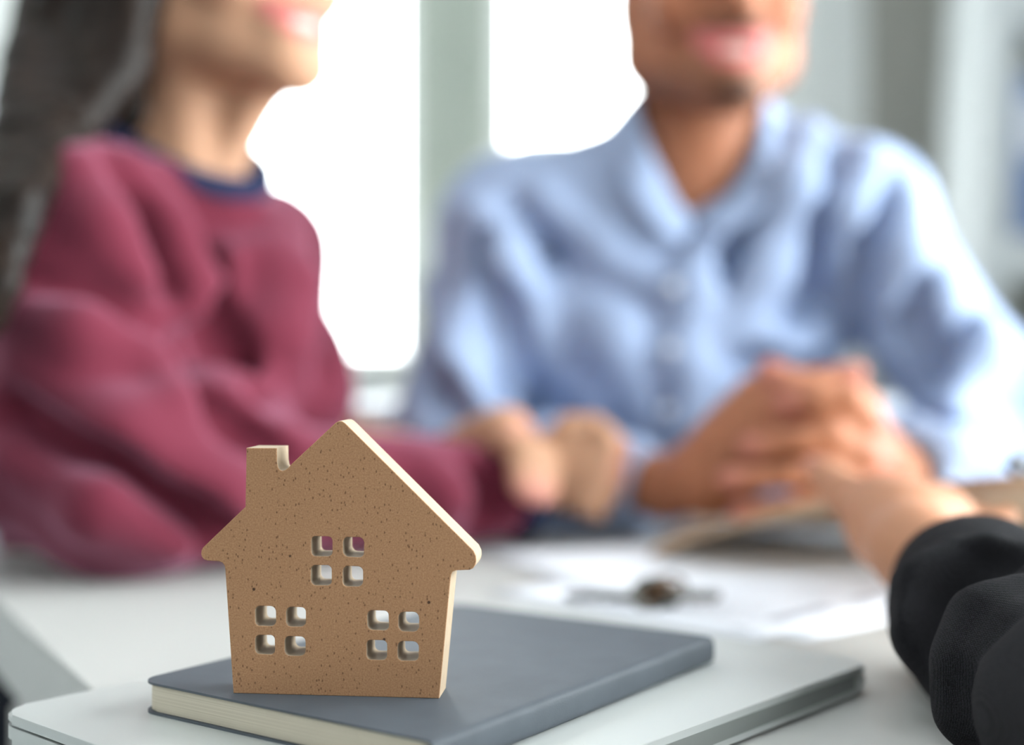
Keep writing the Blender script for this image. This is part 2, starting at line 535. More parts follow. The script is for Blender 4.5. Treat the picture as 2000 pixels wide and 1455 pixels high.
# leaning white ladder shelf with blue binders
shelf = empty('shelf_unit', (0.98, 2.75, 0))
tag(shelf, 'white open shelf unit with leaning uprights against the grey wall', 'shelf')
lean = math.radians(3.0)
SX0 = 0.914 - 0.98
for sx in (SX0, SX0 + .38):
    Mx = Matrix.Translation((sx, 0, H)) @ Matrix.Rotation(lean, 4, 'Y')
    bm = bmesh.new(); add_box(bm, (-.012, -.13, -H + .01), (.05, .13, 1.2), Mx)
    bmesh.ops.bevel(bm, geom=list(bm.edges), offset=.003, segments=2, affect='EDGES')
    obj('upright', bm, M_SHELF, shelf)
for z in (-.62, -.2, .205, .70, 1.15):
    dx = math.tan(lean) * z
    box('shelf_board', (SX0 + .048 + dx, -.125, H + z - .04), (SX0 + .37 + dx, .125, H + z + .04), M_SHELF, shelf, .003)
for k in range(3):
    b = empty('binder', (1.03 + k * .082, 2.72, H + .246))
    tag(b, ('blue ring binder standing first on the white shelf by its upright', 'blue ring binder second from the shelf upright', 'blue ring binder third from the shelf upright, last in the row')[k], 'binder', 'blue binders on the white shelf')
    box('cover', (-.038, -.09, 0.001), (.038, .13, .32), M_BINDER, b, .003)
    box('spine_label', (-.022, -.0925, .16), (.022, -.0895, .27), M_PLAIN, b)

# ------------------------------------------------------------------ table
LEFT = [(-.451, 1.06), (.04, .215)]
poly = [LEFT[1], (1.15, .215), (1.15, 1.54), (LEFT[0][0], LEFT[0][1])]
table = empty('table', (0.35, .8, 0))
tag(table, 'white laminate meeting table with a thick rounded edge', 'table')
tp = [(x - .35, y - .8) for x, y in poly]
slab('tabletop', rounded(tp, .02), TABLE - .047, TABLE, M_TABLE, table, bev=.006, seg=4)
for lx, ly in ((-.268, .80), (.13, .27), (1.08, .28), (1.08, 1.40)):
    box('leg', (lx - .35 - .025, ly - .8 - .025, 0.0), (lx - .35 + .025, ly - .8 + .025, TABLE - .047), M_TABLE, table, .003)

# ------------------------------------------------------------------ laptop
LZ = H - .139
a1 = math.radians(-41.8)
LW, LL = .2212, .3126
e1 = Vector((math.cos(a1), math.sin(a1))); e2 = Vector((-math.sin(a1), math.cos(a1)))
c = Vector((-.2055, .531)) + e1 * LW / 2 + e2 * LL / 2
lap = empty('laptop', (c.x, c.y, TABLE), a1)
tag(lap, 'closed silver laptop lying on the white table under the grey notebook', 'laptop')
hw, hl = LW / 2, LL / 2
rect = rounded([(-hw, -hl), (hw, -hl), (hw, hl), (-hw, hl)], .012, 8)
lidt = LZ - TABLE
slab('lid', rect, lidt - .0040, lidt, M_ALU, lap, bev=.0012, seg=4)
inset = rounded([(-hw + .003, -hl + .003), (hw - .003, -hl + .003), (hw - .003, hl - .003), (-hw + .003, hl - .003)], .010, 8)
slab('gasket', inset, lidt - .0050, lidt - .0040, M_DARK, lap, bev=0)
bm = bmesh.new()
bot, top = prism(bm, rect, .0016, lidt - .0050)
bmesh.ops.bevel(bm, geom=list(bot.edges), offset=.0025, segments=4, affect='EDGES')
o = obj('base', bm, M_ALU, lap, True); o.data.set_sharp_from_angle(angle=math.radians(35))
box('hinge', (hw - .0045, -hl + .018, .0035), (hw + .0002, hl - .018, lidt - .0022), M_HINGE, lap, .0008)
for sx in (-1, 1):
    for sy in (-1, 1):
        bm = bmesh.new()
        bmesh.ops.create_cone(bm, cap_ends=True, segments=16, radius1=.006, radius2=.0065, depth=.0016, matrix=Matrix.Translation((sx * (hw - .022), sy * (hl - .022), .0008)))
        obj('rubber_foot', bm, M_DARK, lap)

# ------------------------------------------------------------------ notebook
BZ = H - .1265
a2 = math.radians(54.9)                   # direction of the spine
bx = Vector((math.cos(a2), math.sin(a2))); by = Vector((-math.sin(a2), math.cos(a2)))   # along spine, towards fore edge
C0 = Vector((-.0256, .4420))
BL, BW, BT = .206, .150, BZ - LZ
book = empty('notebook', (C0.x, C0.y, LZ), a2)
tag(book, 'dark grey soft-cover notebook with cream pages lying on the laptop', 'notebook')
t = .0009
# cover: one sheet that wraps round the spine (profile in y-z, swept along x)
bm = bmesh.new()
prof_o, prof_i = [], []
R = BT / 2
for k in range(13):
    an = math.pi / 2 + math.pi * k / 12
    cs, sn = math.cos(an), math.sin(an)
    cs = -abs(cs) ** .6; sn = math.copysign(abs(sn) ** .6, sn)
    prof_o.append((R * .75 * cs + R * .75, R + R * sn))
    prof_i.append(((R * .75 - t) * cs + R * .75, R + (R - t) * sn))
top_o = prof_o[0]
rc = .009


def cover_sheet(bm, z0, z1):
    pts = rounded([(0, R * .75), (BL, R * .75), (BL, BW), (0, BW)], [0, 0, rc, rc], 8)
    prism(bm, pts, z0, z1)


cover_sheet(bm, BT - t, BT)
cover_sheet(bm, 0.0, t)
bm.normal_update()
bmesh.ops.delete(bm, geom=[f_ for f_ in bm.faces if abs(f_.normal.y) > .9 and abs(f_.calc_center_median().y - R * .75) < 1e-5], context='FACES_ONLY')
rg = []
for x in (0, BL):
    rg.append(([bm.verts.new((x, p[0], p[1])) for p in prof_o], [bm.verts.new((x, p[0], p[1])) for p in prof_i]))
for i in range(12):
    bm.faces.new((rg[0][0][i], rg[0][0][i + 1], rg[1][0][i + 1], rg[1][0][i]))
    bm.faces.new((rg[0][1][i], rg[1][1][i], rg[1][1][i + 1], rg[0][1][i + 1]))
    for s in (0, 1):
        bm.faces.new((rg[s][0][i], rg[s][1][i], rg[s][1][i + 1], rg[s][0][i + 1]))
bmesh.ops.remove_doubles(bm, verts=bm.verts, dist=1e-5)
o = obj('cover', bm, M_COVER, book, True); o.data.set_sharp_from_angle(angle=math.radians(40))
pts = rounded([(.0012, .0045), (BL - .0012, .0045), (BL - .0012, BW - .001), (.0012, BW - .001)], [.003, .003, rc, rc], 8)
slab('page_block', pts, t + .0002, BT - t - .0002, M_PAGES, book, bev=.0003, seg=1)

# ------------------------------------------------------------------ wooden house
OUT = [(-39.6, 0), (39.6, 0), (43.9, 45.0), (44.2, 46.6), (44.7, 47.6), (45.8, 48.1), (51.1, 48.4), (52.4, 49.0), (53.3, 50.4), (53.6, 51.9), (53.5, 53.6), (52.6, 55.6),
       (4.6, 102.2), (3.5, 103.2), (2.4, 103.8), (1.2, 103.8), (0.1, 103.2), (-17.0, 87.4), (-18.2, 86.0), (-19.4, 85.1), (-20.6, 84.8), (-21.6, 85.2), (-22.3, 86.2), (-22.6, 88.0), (-22.7, 93.4),
       (-34.5, 93.4), (-34.9, 71.0), (-51.5, 55.3), (-52.1, 54.2), (-52.3, 53.0), (-52.0, 51.8), (-51.2, 50.8), (-49.9, 50.3), (-45.2, 50.1), (-43.9, 49.6), (-43.1, 48.5), (-42.8, 47.0)]
HOLES = [(-9.3, 52.7, -1.2, 60.2), (2.8, 52.5, 11.0, 60.0), (-9.5, 41.6, -1.4, 49.3), (2.6, 41.4, 10.6, 49.1), (-31.2, 25.9, -23.1, 33.4), (-19.3, 25.8, -11.5, 33.2), (-31.2, 15.0, -23.5, 22.4),
         (-19.7, 14.7, -11.5, 22.1), (12.2, 25.1, 20.4, 32.6), (24.0, 24.8, 31.9, 32.3), (11.9, 13.9, 19.9, 21.5), (23.8, 13.8, 31.9, 21.3)]
TH = .0165
bm = bmesh.new()
loops = [[(x / 1000, z / 1000) for x, z in OUT]]
rr = random.Random(7)
for x0, z0, x1, z1 in HOLES:
    j = lambda: rr.uniform(-.15, .15)
    q = [(x0 + j(), z0 + j()), (x1 + j(), z0 + j()), (x1 + j(), z1 + j()), (x0 + j(), z1 + j())]
    loops.append([(a / 1000, b / 1000) for a, b in rounded(q, [2.0 + j() * 2 for _ in range(4)], 5)])
edges = []
for lp in loops:
    vs = [bm.verts.new((x, 0, z)) for x, z in lp]
    edges += [bm.edges.new((vs[i], vs[(i + 1) % len(vs)])) for i in range(len(vs))]
bmesh.ops.triangle_fill(bm, use_beauty=True, use_dissolve=False, edges=edges)
front = list(bm.faces)
ext = bmesh.ops.extrude_face_region(bm, geom=front)
bmesh.ops.translate(bm, vec=(0, TH, 0), verts=[v for v in ext['geom'] if isinstance(v, bmesh.types.BMVert)])
bmesh.ops.recalc_face_normals(bm, faces=bm.faces)
for f in bm.faces:
    f.material_index = 0 if abs(f.normal.y) > .9 else 1
sharp = [e for e in bm.edges if len(e.link_faces) == 2 and e.link_faces[0].material_index != e.link_faces[1].material_index]
bmesh.ops.bevel(bm, geom=sharp, offset=.00022, segments=1, affect='EDGES')
me = bpy.data.meshes.new('toy_house'); bm.to_mesh(me); bm.free()
house = link('toy_house', me, [M_MDF, M_MDF_EDGE], None, True)
me.set_sharp_from_angle(angle=math.radians(32))
house.location = (-.0667, .5029, BZ); house.rotation_euler = (0, 0, math.radians(-5.8))
tag(house, 'brown fibreboard house cut-out with chimney and window holes standing on the notebook', 'ornament')

# ------------------------------------------------------------------ papers
for k, (x, y, rz, lab, m_, h_) in enumerate((
        (.132, .723, 45, 'printed white sheet nearest the laptop with a grey table along its edge', M_PAPER, .0012),
        (.160, .7265, 41, 'white sheet lying under the printed one, its corner showing beside the laptop', M_PLAIN, .0004),
        (.060, .860, 24, 'white sheet at the back of the papers beside the toy house roof', M_PLAIN, .0020))):
    rz = math.radians(rz)
    u = Vector((math.cos(rz), math.sin(rz))); v = Vector((-u.y, u.x))
    cx = Vector((x, y)) + u * .1485 + v * .105
    p = empty('paper_sheet', (cx.x, cx.y, TABLE), rz - math.pi / 2)
    bm = bmesh.new()
    n = 12
    g = [[bm.verts.new(((i / n - .5) * .21, (j / n - .5) * .297, h_ - .0003 + .0004 * math.sin(i * .7 + k) * math.sin(j * .5 + k))) for j in range(n + 1)] for i in range(n + 1)]
    for i in range(n):
        for j in range(n):
            bm.faces.new((g[i][j], g[i + 1][j], g[i + 1][j + 1], g[i][j + 1]))
    me = bpy.data.meshes.new('paper_sheet'); 
    ex = bmesh.ops.extrude_face_region(bm, geom=list(bm.faces))
    bmesh.ops.translate(bm, vec=(0, 0, .0002), verts=[q for q in ex['geom'] if isinstance(q, bmesh.types.BMVert)])
    bmesh.ops.recalc_face_normals(bm, faces=bm.faces)
    bm.to_mesh(me); bm.free()
    bpy.data.objects.remove(p)
    o = link('paper_sheet', me, m_, None, True)
    o.location = (cx.x, cx.y, TABLE); o.rotation_euler = (0, 0, rz - math.pi / 2)
    tag(o, lab, 'paper', 'papers on the table')

# ------------------------------------------------------------------ keys
KZ = TABLE + .0022
keys = empty('key_bunch', (.082, .822, KZ))
tag(keys, 'small bunch of steel and brass keys on a ring lying on the papers', 'keys')


def key(name, m, blade, bow, rot, loc, tilt=0.0):
    bm = bmesh.new()
    pts = [(0, -.0035), (blade * .25, -.0035), (blade * .3, -.0022), (blade * .42, -.0035), (blade * .5, -.002), (blade * .62, -.0034), (blade * .72, -.0018), (blade * .85, -.003), (blade, -.0005), (blade, .0018), (blade * .94, .0035), (0, .0035)]
    prism(bm, pts, 0, .0022)
    n = 20
    ro, ri = bow, bow * .32
    o_ = [[bm.verts.new((-bow * .85 + r * math.cos(2 * math.pi * k / n), r * math.sin(2 * math.pi * k / n) + (bow * .3 if r == ri else 0) * 0, z)) for k in range(n)] for r, z in ((ro, 0), (ro, .0024), (ri, .0024), (ri, 0))]
    for a, b in ((0, 1), (1, 2), (2, 3), (3, 0)):
        for k in range(n):
            bm.faces.new((o_[a][k], o_[a][(k + 1) % n], o_[b][(k + 1) % n], o_[b][k]))
    q = obj(name, bm, m, keys)
    q.rotation_euler = (tilt, 0, rot); q.location = loc
    return q


key('key', M_STEEL, .046, .0135, math.radians(177), (-.004, .000, .0040), 1.0)
key('key', M_BRASS, .020, .0090, math.radians(235), (.012, .004, .0062), .6)
key('key', M_STEEL, .032, .0125, math.radians(-14), (.014, -.004, .0065), .8)
bm = bmesh.new()
tube_mesh(bm, [(.012 + .0135 * math.cos(a), .002 + .0135 * math.sin(a) * .95, .0095 + .0060 * math.sin(a + .4)) for a in [2 * math.pi * k / 24 for k in range(24)]], .0013, 8, True)
obj('split_ring', bm, M_STEEL, keys, True)
bm = bmesh.new()
bmesh.ops.create_cone(bm, cap_ends=True, segments=20, radius1=.005, radius2=.005, depth=.004, matrix=Matrix.Translation((.010, -.004, .0125)) @ Matrix.Rotation(.6, 4, 'X'))
obj('fob', bm, M_BRASS, keys)

# ------------------------------------------------------------------ clipboard
NL, NR, BLc, BRc = at(1272, 1083, 1.02), at(2085, 932, .79), np.array([.165, 1.235, H - .1485]), np.array([.50, 1.03, H - .1460])
clip = empty('clipboard', (.30, .98, TABLE))
tag(clip, 'tan fibreboard clipboard with a black clip, one corner lifted by the hand', 'clipboard')


def on_board(u, v, up=0.0):
    p = (NL * (1 - u) + NR * u) * (1 - v) + (BLc * (1 - u) + BRc * u) * v
    return p + np.array([-.10, .12, 1.0]) * (up + .012 * math.sin(math.pi * u) * (1 - v)) - np.array([.30, .98, TABLE])


bm = bmesh.new()
nu, nv = 16, 10
g = [[[bm.verts.new(tuple(on_board(i / nu, j / nv, h_))) for j in range(nv + 1)] for i in range(nu + 1)] for h_ in (0, .003)]
for i in range(nu):
    for j in range(nv):
        for lay in g:
            bm.faces.new((lay[i][j], lay[i + 1][j], lay[i + 1][j + 1], lay[i][j + 1]))
rim = [(i, 0) for i in range(nu)] + [(nu, j) for j in range(nv)] + [(i, nv) for i in range(nu, 0, -1)] + [(0, j) for j in range(nv, 0, -1)]
for a, b in zip(rim, rim[1:] + rim[:1]):
    bm.faces.new((g[0][a[0]][a[1]], g[0][b[0]][b[1]], g[1][b[0]][b[1]], g[1][a[0]][a[1]]))
o = obj('board', bm, M_BOARD, clip, True); o.data.set_sharp_from_angle(angle=math.radians(40))


def clip_block(name, u0, u1, v0, v1, h0, h1):
    bm = bmesh.new()
    vs = [bm.verts.new(tuple(on_board(u, v, h_))) for u in (u0, u1) for v in (v0, v1) for h_ in (h0, h1)]
    for q in ((0, 1, 3, 2), (4, 6, 7, 5), (0, 4, 5, 1), (2, 3, 7, 6), (0, 2, 6, 4), (1, 5, 7, 3)):
        bm.faces.new([vs[i] for i in q])
    bmesh.ops.bevel(bm, geom=list(bm.edges), offset=.0012, segments=2, affect='EDGES')
    obj(name, bm, M_BLACK, clip)


clip_block('clip_plate', .875, .955, .10, .62, .0032, .0062)
clip_block('clip_jaw', .895, .935, .16, .56, .0062, .0125)
bm = bmesh.new(); tube_mesh(bm, [tuple(on_board(u, v, h_)) for u, v, h_ in ((.90, .14, .006), (.885, .05, .012), (.90, .02, .0165), (.925, .08, .013), (.93, .2, .010))], .0032, 8); obj('clip_lever', bm, M_BLACK, clip)


# ------------------------------------------------------------------ soft shapes: smooth distance fields turned into meshes
def smin(a, b, k):
    if k <= 0:
        return np.minimum(a, b)
    h = np.clip(0.5 + 0.5 * (b - a) / k, 0, 1)
    return b + (a - b) * h - k * h * (1 - h)


class Field:
    def __init__(s):
        s.ops = []

    def _add(s, fn, lo, hi, k, sub):
        s.ops.append((fn, np.asarray(lo) - k - .012, np.asarray(hi) + k + .012, k, sub)); return s

    def cap(s, a, b, ra, rb=None, k=.01, sub=False, flat=None, n=None):
        a = np.asarray(a, float); b = np.asarray(b, float); rb = ra if rb is None else rb
        if n is not None:
            n = np.asarray(n, float); n = n / np.linalg.norm(n)
        ab0 = b - a

        def fn(X, Y, Z):
            q = [X - a[0], Y - a[1], Z - a[2]]; ab = ab0
            sc = 1.0
            if n is not None:
                comp = (q[0] * n[0] + q[1] * n[1] + q[2] * n[2]) * (1 / flat - 1)
                q = [q[i] + comp * n[i] for i in range(3)]
                ab = ab0 + n * (ab0 @ n) * (1 / flat - 1)
                sc = flat
            L = max(ab @ ab, 1e-12)
            t = np.clip((q[0] * ab[0] + q[1] * ab[1] + q[2] * ab[2]) / L, 0, 1)
            d = np.sqrt((q[0] - t * ab[0]) ** 2 + (q[1] - t * ab[1]) ** 2 + (q[2] - t * ab[2]) ** 2) - (ra + (rb - ra) * t)
            return d * sc
        return s._add(fn, np.minimum(a - ra, b - rb), np.maximum(a + ra, b + rb), k, sub)

    def chain(s, pts, rs, k=.006, sub=False):
        for i in range(len(pts) - 1):
            r0 = rs[i] if isinstance(rs, (list, tuple)) else rs
            r1 = rs[i + 1] if isinstance(rs, (list, tuple)) else rs
            s.cap(pts[i], pts[i + 1], r0, r1, k, sub)
        return s

    def ell(s, c, r, R=None, k=.02, sub=False):
        c = np.asarray(c, float); r = np.asarray(r, float)
        R = np.eye(3) if R is None else np.asarray(R, float)   # columns are the axes

        def fn(X, Y, Z):
            q = (X - c[0], Y - c[1], Z - c[2])
            u = [(q[0] * R[0, i] + q[1] * R[1, i] + q[2] * R[2, i]) for i in range(3)]
            k0 = np.sqrt(sum((u[i] / r[i]) ** 2 for i in range(3)))
            k1 = np.sqrt(sum((u[i] / r[i] ** 2) ** 2 for i in range(3))) + 1e-9
            return k0 * (k0 - 1) / k1
        e = np.sqrt(((R * r) ** 2).sum(1))
        return s._add(fn, c - e, c + e, k, sub)

    def rbox(s, c, h, r, R=None, k=.01, sub=False):
        c = np.asarray(c, float); h = np.asarray(h, float)
        R = np.eye(3) if R is None else np.asarray(R, float)

        def fn(X, Y, Z):
            q = (X - c[0], Y - c[1], Z - c[2])
            u = [np.abs(q[0] * R[0, i] + q[1] * R[1, i] + q[2] * R[2, i]) - (h[i] - r) for i in range(3)]
            o = np.sqrt(sum(np.maximum(x, 0) ** 2 for x in u))
            return o + np.minimum(np.maximum(np.maximum(u[0], u[1]), u[2]), 0) - r
        e = np.abs(R) @ h
        return s._add(fn, c - e, c + e, k, sub)

    def comb(s, F, X, Y, Z, op):
        fn, lo, hi, k, sub = op
        d = fn(X, Y, Z)
        if sub:
            return -smin(-F, d, k)
        return smin(F, d, k)

    def at(s, P):
        F = np.full(len(P), 1.0)
        for op in s.ops:
            m = np.all((P >= op[1]) & (P <= op[2]), axis=1)
            if m.any():
                Q = P[m]; F[m] = s.comb(F[m], Q[:, 0], Q[:, 1], Q[:, 2], op)
        return F

    def hit(s, px, py, d0=.5, d1=2.2, step=.004):
        """first surface met along a sight line"""
        ds = np.arange(d0, d1, step)
        P = np.stack([at(px, py, d) for d in ds])
        f = s.at(P)
        i = np.argmax(f < 0)
        if not (f < 0).any():
            i = int(np.argmin(f))
        return P[i]

    def mesh(s, name, vox, lo=None, hi=None, disp=None, tint=None):
        add = [o for o in s.ops if not o[4]]
        lo = np.min([o[1] for o in add], axis=0) if lo is None else np.asarray(lo)
        hi = np.max([o[2] for o in add], axis=0) if hi is None else np.asarray(hi)
        n = np.ceil((hi - lo) / vox).astype(int) + 1
        ax = [(lo[i] + vox * np.arange(n[i])).astype(np.float32) for i in range(3)]
        F = np.full(n, 1.0, np.float32)
        for op in s.ops:
            i0 = np.clip(np.floor((op[1] - lo) / vox).astype(int), 0, n)
            i1 = np.clip(np.ceil((op[2] - lo) / vox).astype(int) + 1, 0, n)
            if (i1 <= i0).any():
                continue
            sl = tuple(slice(i0[i], i1[i]) for i in range(3))
            X = ax[0][sl[0]][:, None, None]; Y = ax[1][sl[1]][None, :, None]; Z = ax[2][sl[2]][None, None, :]
            F[sl] = s.comb(F[sl], X, Y, Z, op)
        # outer shell is outside
        for i in range(3):
            q = [slice(None)] * 3
            for e in (0, -1):
                q[i] = e; F[tuple(q)] = np.maximum(F[tuple(q)], vox * .5)
        sgn = F < 0
        cnt = np.zeros(n - 1, np.int8)
        for dx in (0, 1):
            for dy in (0, 1):
                for dz in (0, 1):
                    cnt += sgn[dx:n[0] - 1 + dx, dy:n[1] - 1 + dy, dz:n[2] - 1 + dz]
        act = (cnt > 0) & (cnt < 8)
        ids = np.argwhere(act)
        idx = np.full(n - 1, -1, np.int32); idx[act] = np.arange(len(ids))
        pos = np.zeros((len(ids), 3)); num = np.zeros(len(ids))
        cor = [(x, y, z) for x in (0, 1) for y in (0, 1) for z in (0, 1)]
        for ca in cor:
            for i in range(3):
                if ca[i] == 0:
                    cb = list(ca); cb[i] = 1
                    fa = F[ids[:, 0] + ca[0], ids[:, 1] + ca[1], ids[:, 2] + ca[2]]
                    fb = F[ids[:, 0] + cb[0], ids[:, 1] + cb[1], ids[:, 2] + cb[2]]
                    m = (fa < 0) != (fb < 0)
                    t = np.where(m, fa / np.where(m, fa - fb, 1), 0)
                    p = np.array(ca, float)[None, :].repeat(len(ids), 0); p[:, i] = t
                    pos += p * m[:, None]; num += m
        V = lo + vox * (ids + pos / num[:, None])
        quads = []
        for i in range(3):
            j, k_ = (i + 1) % 3, (i + 2) % 3
            q0 = [slice(None)] * 3; q1 = [slice(None)] * 3
            q0[i] = slice(0, -1); q1[i] = slice(1, None)
            ch = sgn[tuple(q0)] != sgn[tuple(q1)]
            e = np.argwhere(ch)
            e = e[(e[:, j] > 0) & (e[:, k_] > 0) & (e[:, j] < n[j] - 1) & (e[:, k_] < n[k_] - 1)]
            ins = sgn[e[:, 0], e[:, 1], e[:, 2]]
            def cell(dj, dk):
                c_ = e.copy(); c_[:, j] += dj; c_[:, k_] += dk
                return idx[c_[:, 0], c_[:, 1], c_[:, 2]]
            q = np.stack([cell(-1, -1), cell(0, -1), cell(0, 0), cell(-1, 0)], 1)
            q[~ins] = q[~ins][:, ::-1]
            quads.append(q)
        Q = np.concatenate(quads)
        Q = Q[(Q >= 0).all(1)]
        # one smoothing pass keeps the net even
        for _ in range(2):
            acc = np.zeros_like(V); ct = np.zeros(len(V))
            for a_, b_ in ((0, 1), (1, 2), (2, 3), (3, 0)):
                np.add.at(acc, Q[:, a_], V[Q[:, b_]]); np.add.at(acc, Q[:, b_], V[Q[:, a_]])
                np.add.at(ct, Q[:, a_], 1); np.add.at(ct, Q[:, b_], 1)
            V = V * .5 + .5 * acc / np.maximum(ct, 1)[:, None]
        if disp is not None:
            nn = np.zeros_like(V)
            fn_ = np.cross(V[Q[:, 2]] - V[Q[:, 0]], V[Q[:, 3]] - V[Q[:, 1]])
            for a_ in range(4):
                np.add.at(nn, Q[:, a_], fn_)
            nn /= np.linalg.norm(nn, axis=1)[:, None] + 1e-12
            V = V + nn * disp(V)[:, None]
        # keep the biggest connected piece(s) only
        par = np.arange(len(V))
        E_ = np.concatenate([Q[:, [0, 1]], Q[:, [1, 2]], Q[:, [2, 3]]])
        while True:
            m_ = np.minimum(par[E_[:, 0]], par[E_[:, 1]])
            old = par.copy()
            np.minimum.at(par, E_[:, 0], m_); np.minimum.at(par, E_[:, 1], m_)
            par = par[par]
            if (par == old).all():
                break
        u_, c_ = np.unique(par, return_counts=True)
        keep = par == u_[np.argmax(c_)]
        re = np.cumsum(keep) - 1
        V = V[keep]; Q = re[Q[keep[Q[:, 0]]]]
        me = bpy.data.meshes.new(name)
        me.vertices.add(len(V)); me.vertices.foreach_set('co', V.astype(np.float32).ravel())
        me.loops.add(Q.size); me.loops.foreach_set('vertex_index', Q.astype(np.int32).ravel())
        me.polygons.add(len(Q)); me.polygons.foreach_set('loop_start', (np.arange(len(Q)) * 4).astype(np.int32))
        me.polygons.foreach_set('loop_total', np.full(len(Q), 4, np.int32))
        me.update(calc_edges=True)
        if tint is not None:
            a_ = me.attributes.new('tint', 'FLOAT_COLOR', 'POINT')
            cc = np.ones((len(V), 4), np.float32); cc[:, :3] = tint(V)
            a_.data.foreach_set('color', cc.ravel())
        me.shade_smooth()
        return me


def unit(v):
    v = np.asarray(v, float); return v / np.linalg.norm(v)


def yawdir(deg):
    """facing direction: 0 looks at the camera, positive turns towards the right of the picture"""
    a = math.radians(deg); return np.array([math.sin(a), -math.cos(a), 0.0])


class Head:
    """adult head: local axes r (its side), f (forward), u (up)"""

    def __init__(s, mouth, yaw, pitch, roll, sc):
        f = yawdir(yaw); u = np.array([0, 0, 1.0]); r = np.cross(f, u)
        p = math.radians(pitch)
        f, u = f * math.cos(p) + u * math.sin(p), u * math.cos(p) - f * math.sin(p)
        q = math.radians(roll)
        r, u = r * math.cos(q) + u * math.sin(q), u * math.cos(q) - r * math.sin(q)
        s.R = np.stack([r, f, u], 1); s.s = sc
        s.o = np.asarray(mouth) - s.R @ (np.array([0, .097, -.07]) * sc)

    def P(s, x, y, z):
        return s.o + s.R @ (np.array([x, y, z]) * s.s)

    def local(s, V):
        return (V - s.o) @ s.R / s.s

    def add(s, F, female=False):
        k = s.s; P = s.P
        F.ell(P(0, -.012, .032), np.array([.075, .097, .084]) * k, s.R, .01)
        F.ell(P(0, .03, -.025), np.array([.060, .062, .080]) * k, s.R, .03)
        jw = .046 if female else .053
        for sg in (-1, 1):
            F.cap(P(sg * jw, .0, -.062), P(sg * .014, .076, -.098), .023 * k, .017 * k, .025)
            F.cap(P(sg * (jw + .006), .0, -.02), P(sg * jw, .0, -.062), .022 * k, .023 * k, .02)
            F.ell(P(sg * .042, .062, -.030), np.array([.024, .022, .022]) * k, s.R, .02)
            F.ell(P(sg * .032, .083, .003), np.array([.015, .012, .010]) * k, s.R, .012, True)
            F.cap(P(sg * .012, .094, .018), P(sg * .045, .078, .018), .008 * k, .007 * k, .012)
            # ear
            F.ell(P(sg * .074, -.012, -.012), np.array([.008, .020, .032]) * k, s.R, .008)
            F.ell(P(sg * .070, -.002, -.040), np.array([.007, .009, .010]) * k, s.R, .006)
            F.ell(P(sg * .012, .1, -.037), np.array([.009, .011, .008]) * k, s.R, .006)
        F.cap(P(0, .078, -.096), P(0, .080, -.100), .019 * k, .019 * k, .02)
        F.cap(P(0, .093, .008), P(0, .113, -.033), .007 * k, .011 * k, .010)
        F.ell(P(0, .083, -.070), np.array([.030, .017, .022]) * k, s.R, .015)
        # lips of a smile
        up = [(-.029, .083, -.060), (-.015, .0965, -.0635), (0, .100, -.0645), (.015, .0965, -.0635), (.029, .083, -.060)]
        lo = [(-.029, .083, -.060), (-.015, .095, -.0775), (0, .0985, -.081), (.015, .095, -.0775), (.029, .083, -.060)]
        F.chain([P(*q) for q in up], [.003 * k, .0045 * k, .005 * k, .0045 * k, .003 * k], .003)
        F.chain([P(*q) for q in lo], [.003 * k, .005 * k, .006 * k, .005 * k, .003 * k], .003)
        F.ell(P(0, .099, -.0715), np.array([.018, .012, .0045]) * k, s.R, .002, True)
        s.up = [P(*q) for q in up]; s.lo = [P(*q) for q in lo]

    def tint(s, V, skin, lips, beard=None, tips=()):
        L = s.local(V)
        C = np.tile(np.array(skin, float), (len(V), 1))
        C0 = C.copy()
        dl = np.full(len(V), 1.0)
        for ch, rad in ((s.up, .0058), (s.lo, .0068)):
            for a, b in zip(ch[:-1], ch[1:]):
                ab = b - a; t = np.clip(((V - a) @ ab) / (ab @ ab), 0, 1)
                dl = np.minimum(dl, np.linalg.norm(V - a - t[:, None] * ab, axis=1) - rad * s.s)
        if beard is not None:
            x, y, z = L.T
            mus = np.exp(-((z + .0535) / .0105) ** 2 - (x / .038) ** 2) * (y > .05)
            gt = np.exp(-((z + .106) / .016) ** 2 - (x / .032) ** 2) * (y > .03)
            jaw = np.exp(-((z + .095) / .022) ** 2) * (z < -.06) * (y > -.01) * (y < .1) * .45
            side = np.exp(-((y - .0) / .02) ** 2) * (z < -.02) * (z > -.09) * (np.abs(x) > .04) * .25
            w_ = np.clip(np.maximum.reduce([mus * .95, gt, jaw, side]), 0, 1)[:, None]
            C = C * (1 - w_) + np.array(beard) * w_
        for t_ in tips:
            w_ = (np.exp(-(np.linalg.norm(V - t_, axis=1) / .0135) ** 2) * .75)[:, None]
            C = C * (1 - w_) + np.array([.56, .22, .19]) * w_
        x, y, z = L.T
        br = (np.exp(-((z - .024) / .004) ** 2) * (np.abs(x) > .012) * (np.abs(x) < .05) * (y > .06))[:, None] * .8
        C = C * (1 - br) + np.array([.03, .02, .015]) * br
        ck = (np.exp(-((z + .035) / .022) ** 2 - ((np.abs(x) - .042) / .02) ** 2) * (y > .03))[:, None] * .25
        C = C * (1 - ck) + C * np.array([1.05, .80, .78]) * ck
        w_ = np.clip(1 - dl / .0018, 0, 1)[:, None]
        return C * (1 - w_) + np.array(lips) * w_

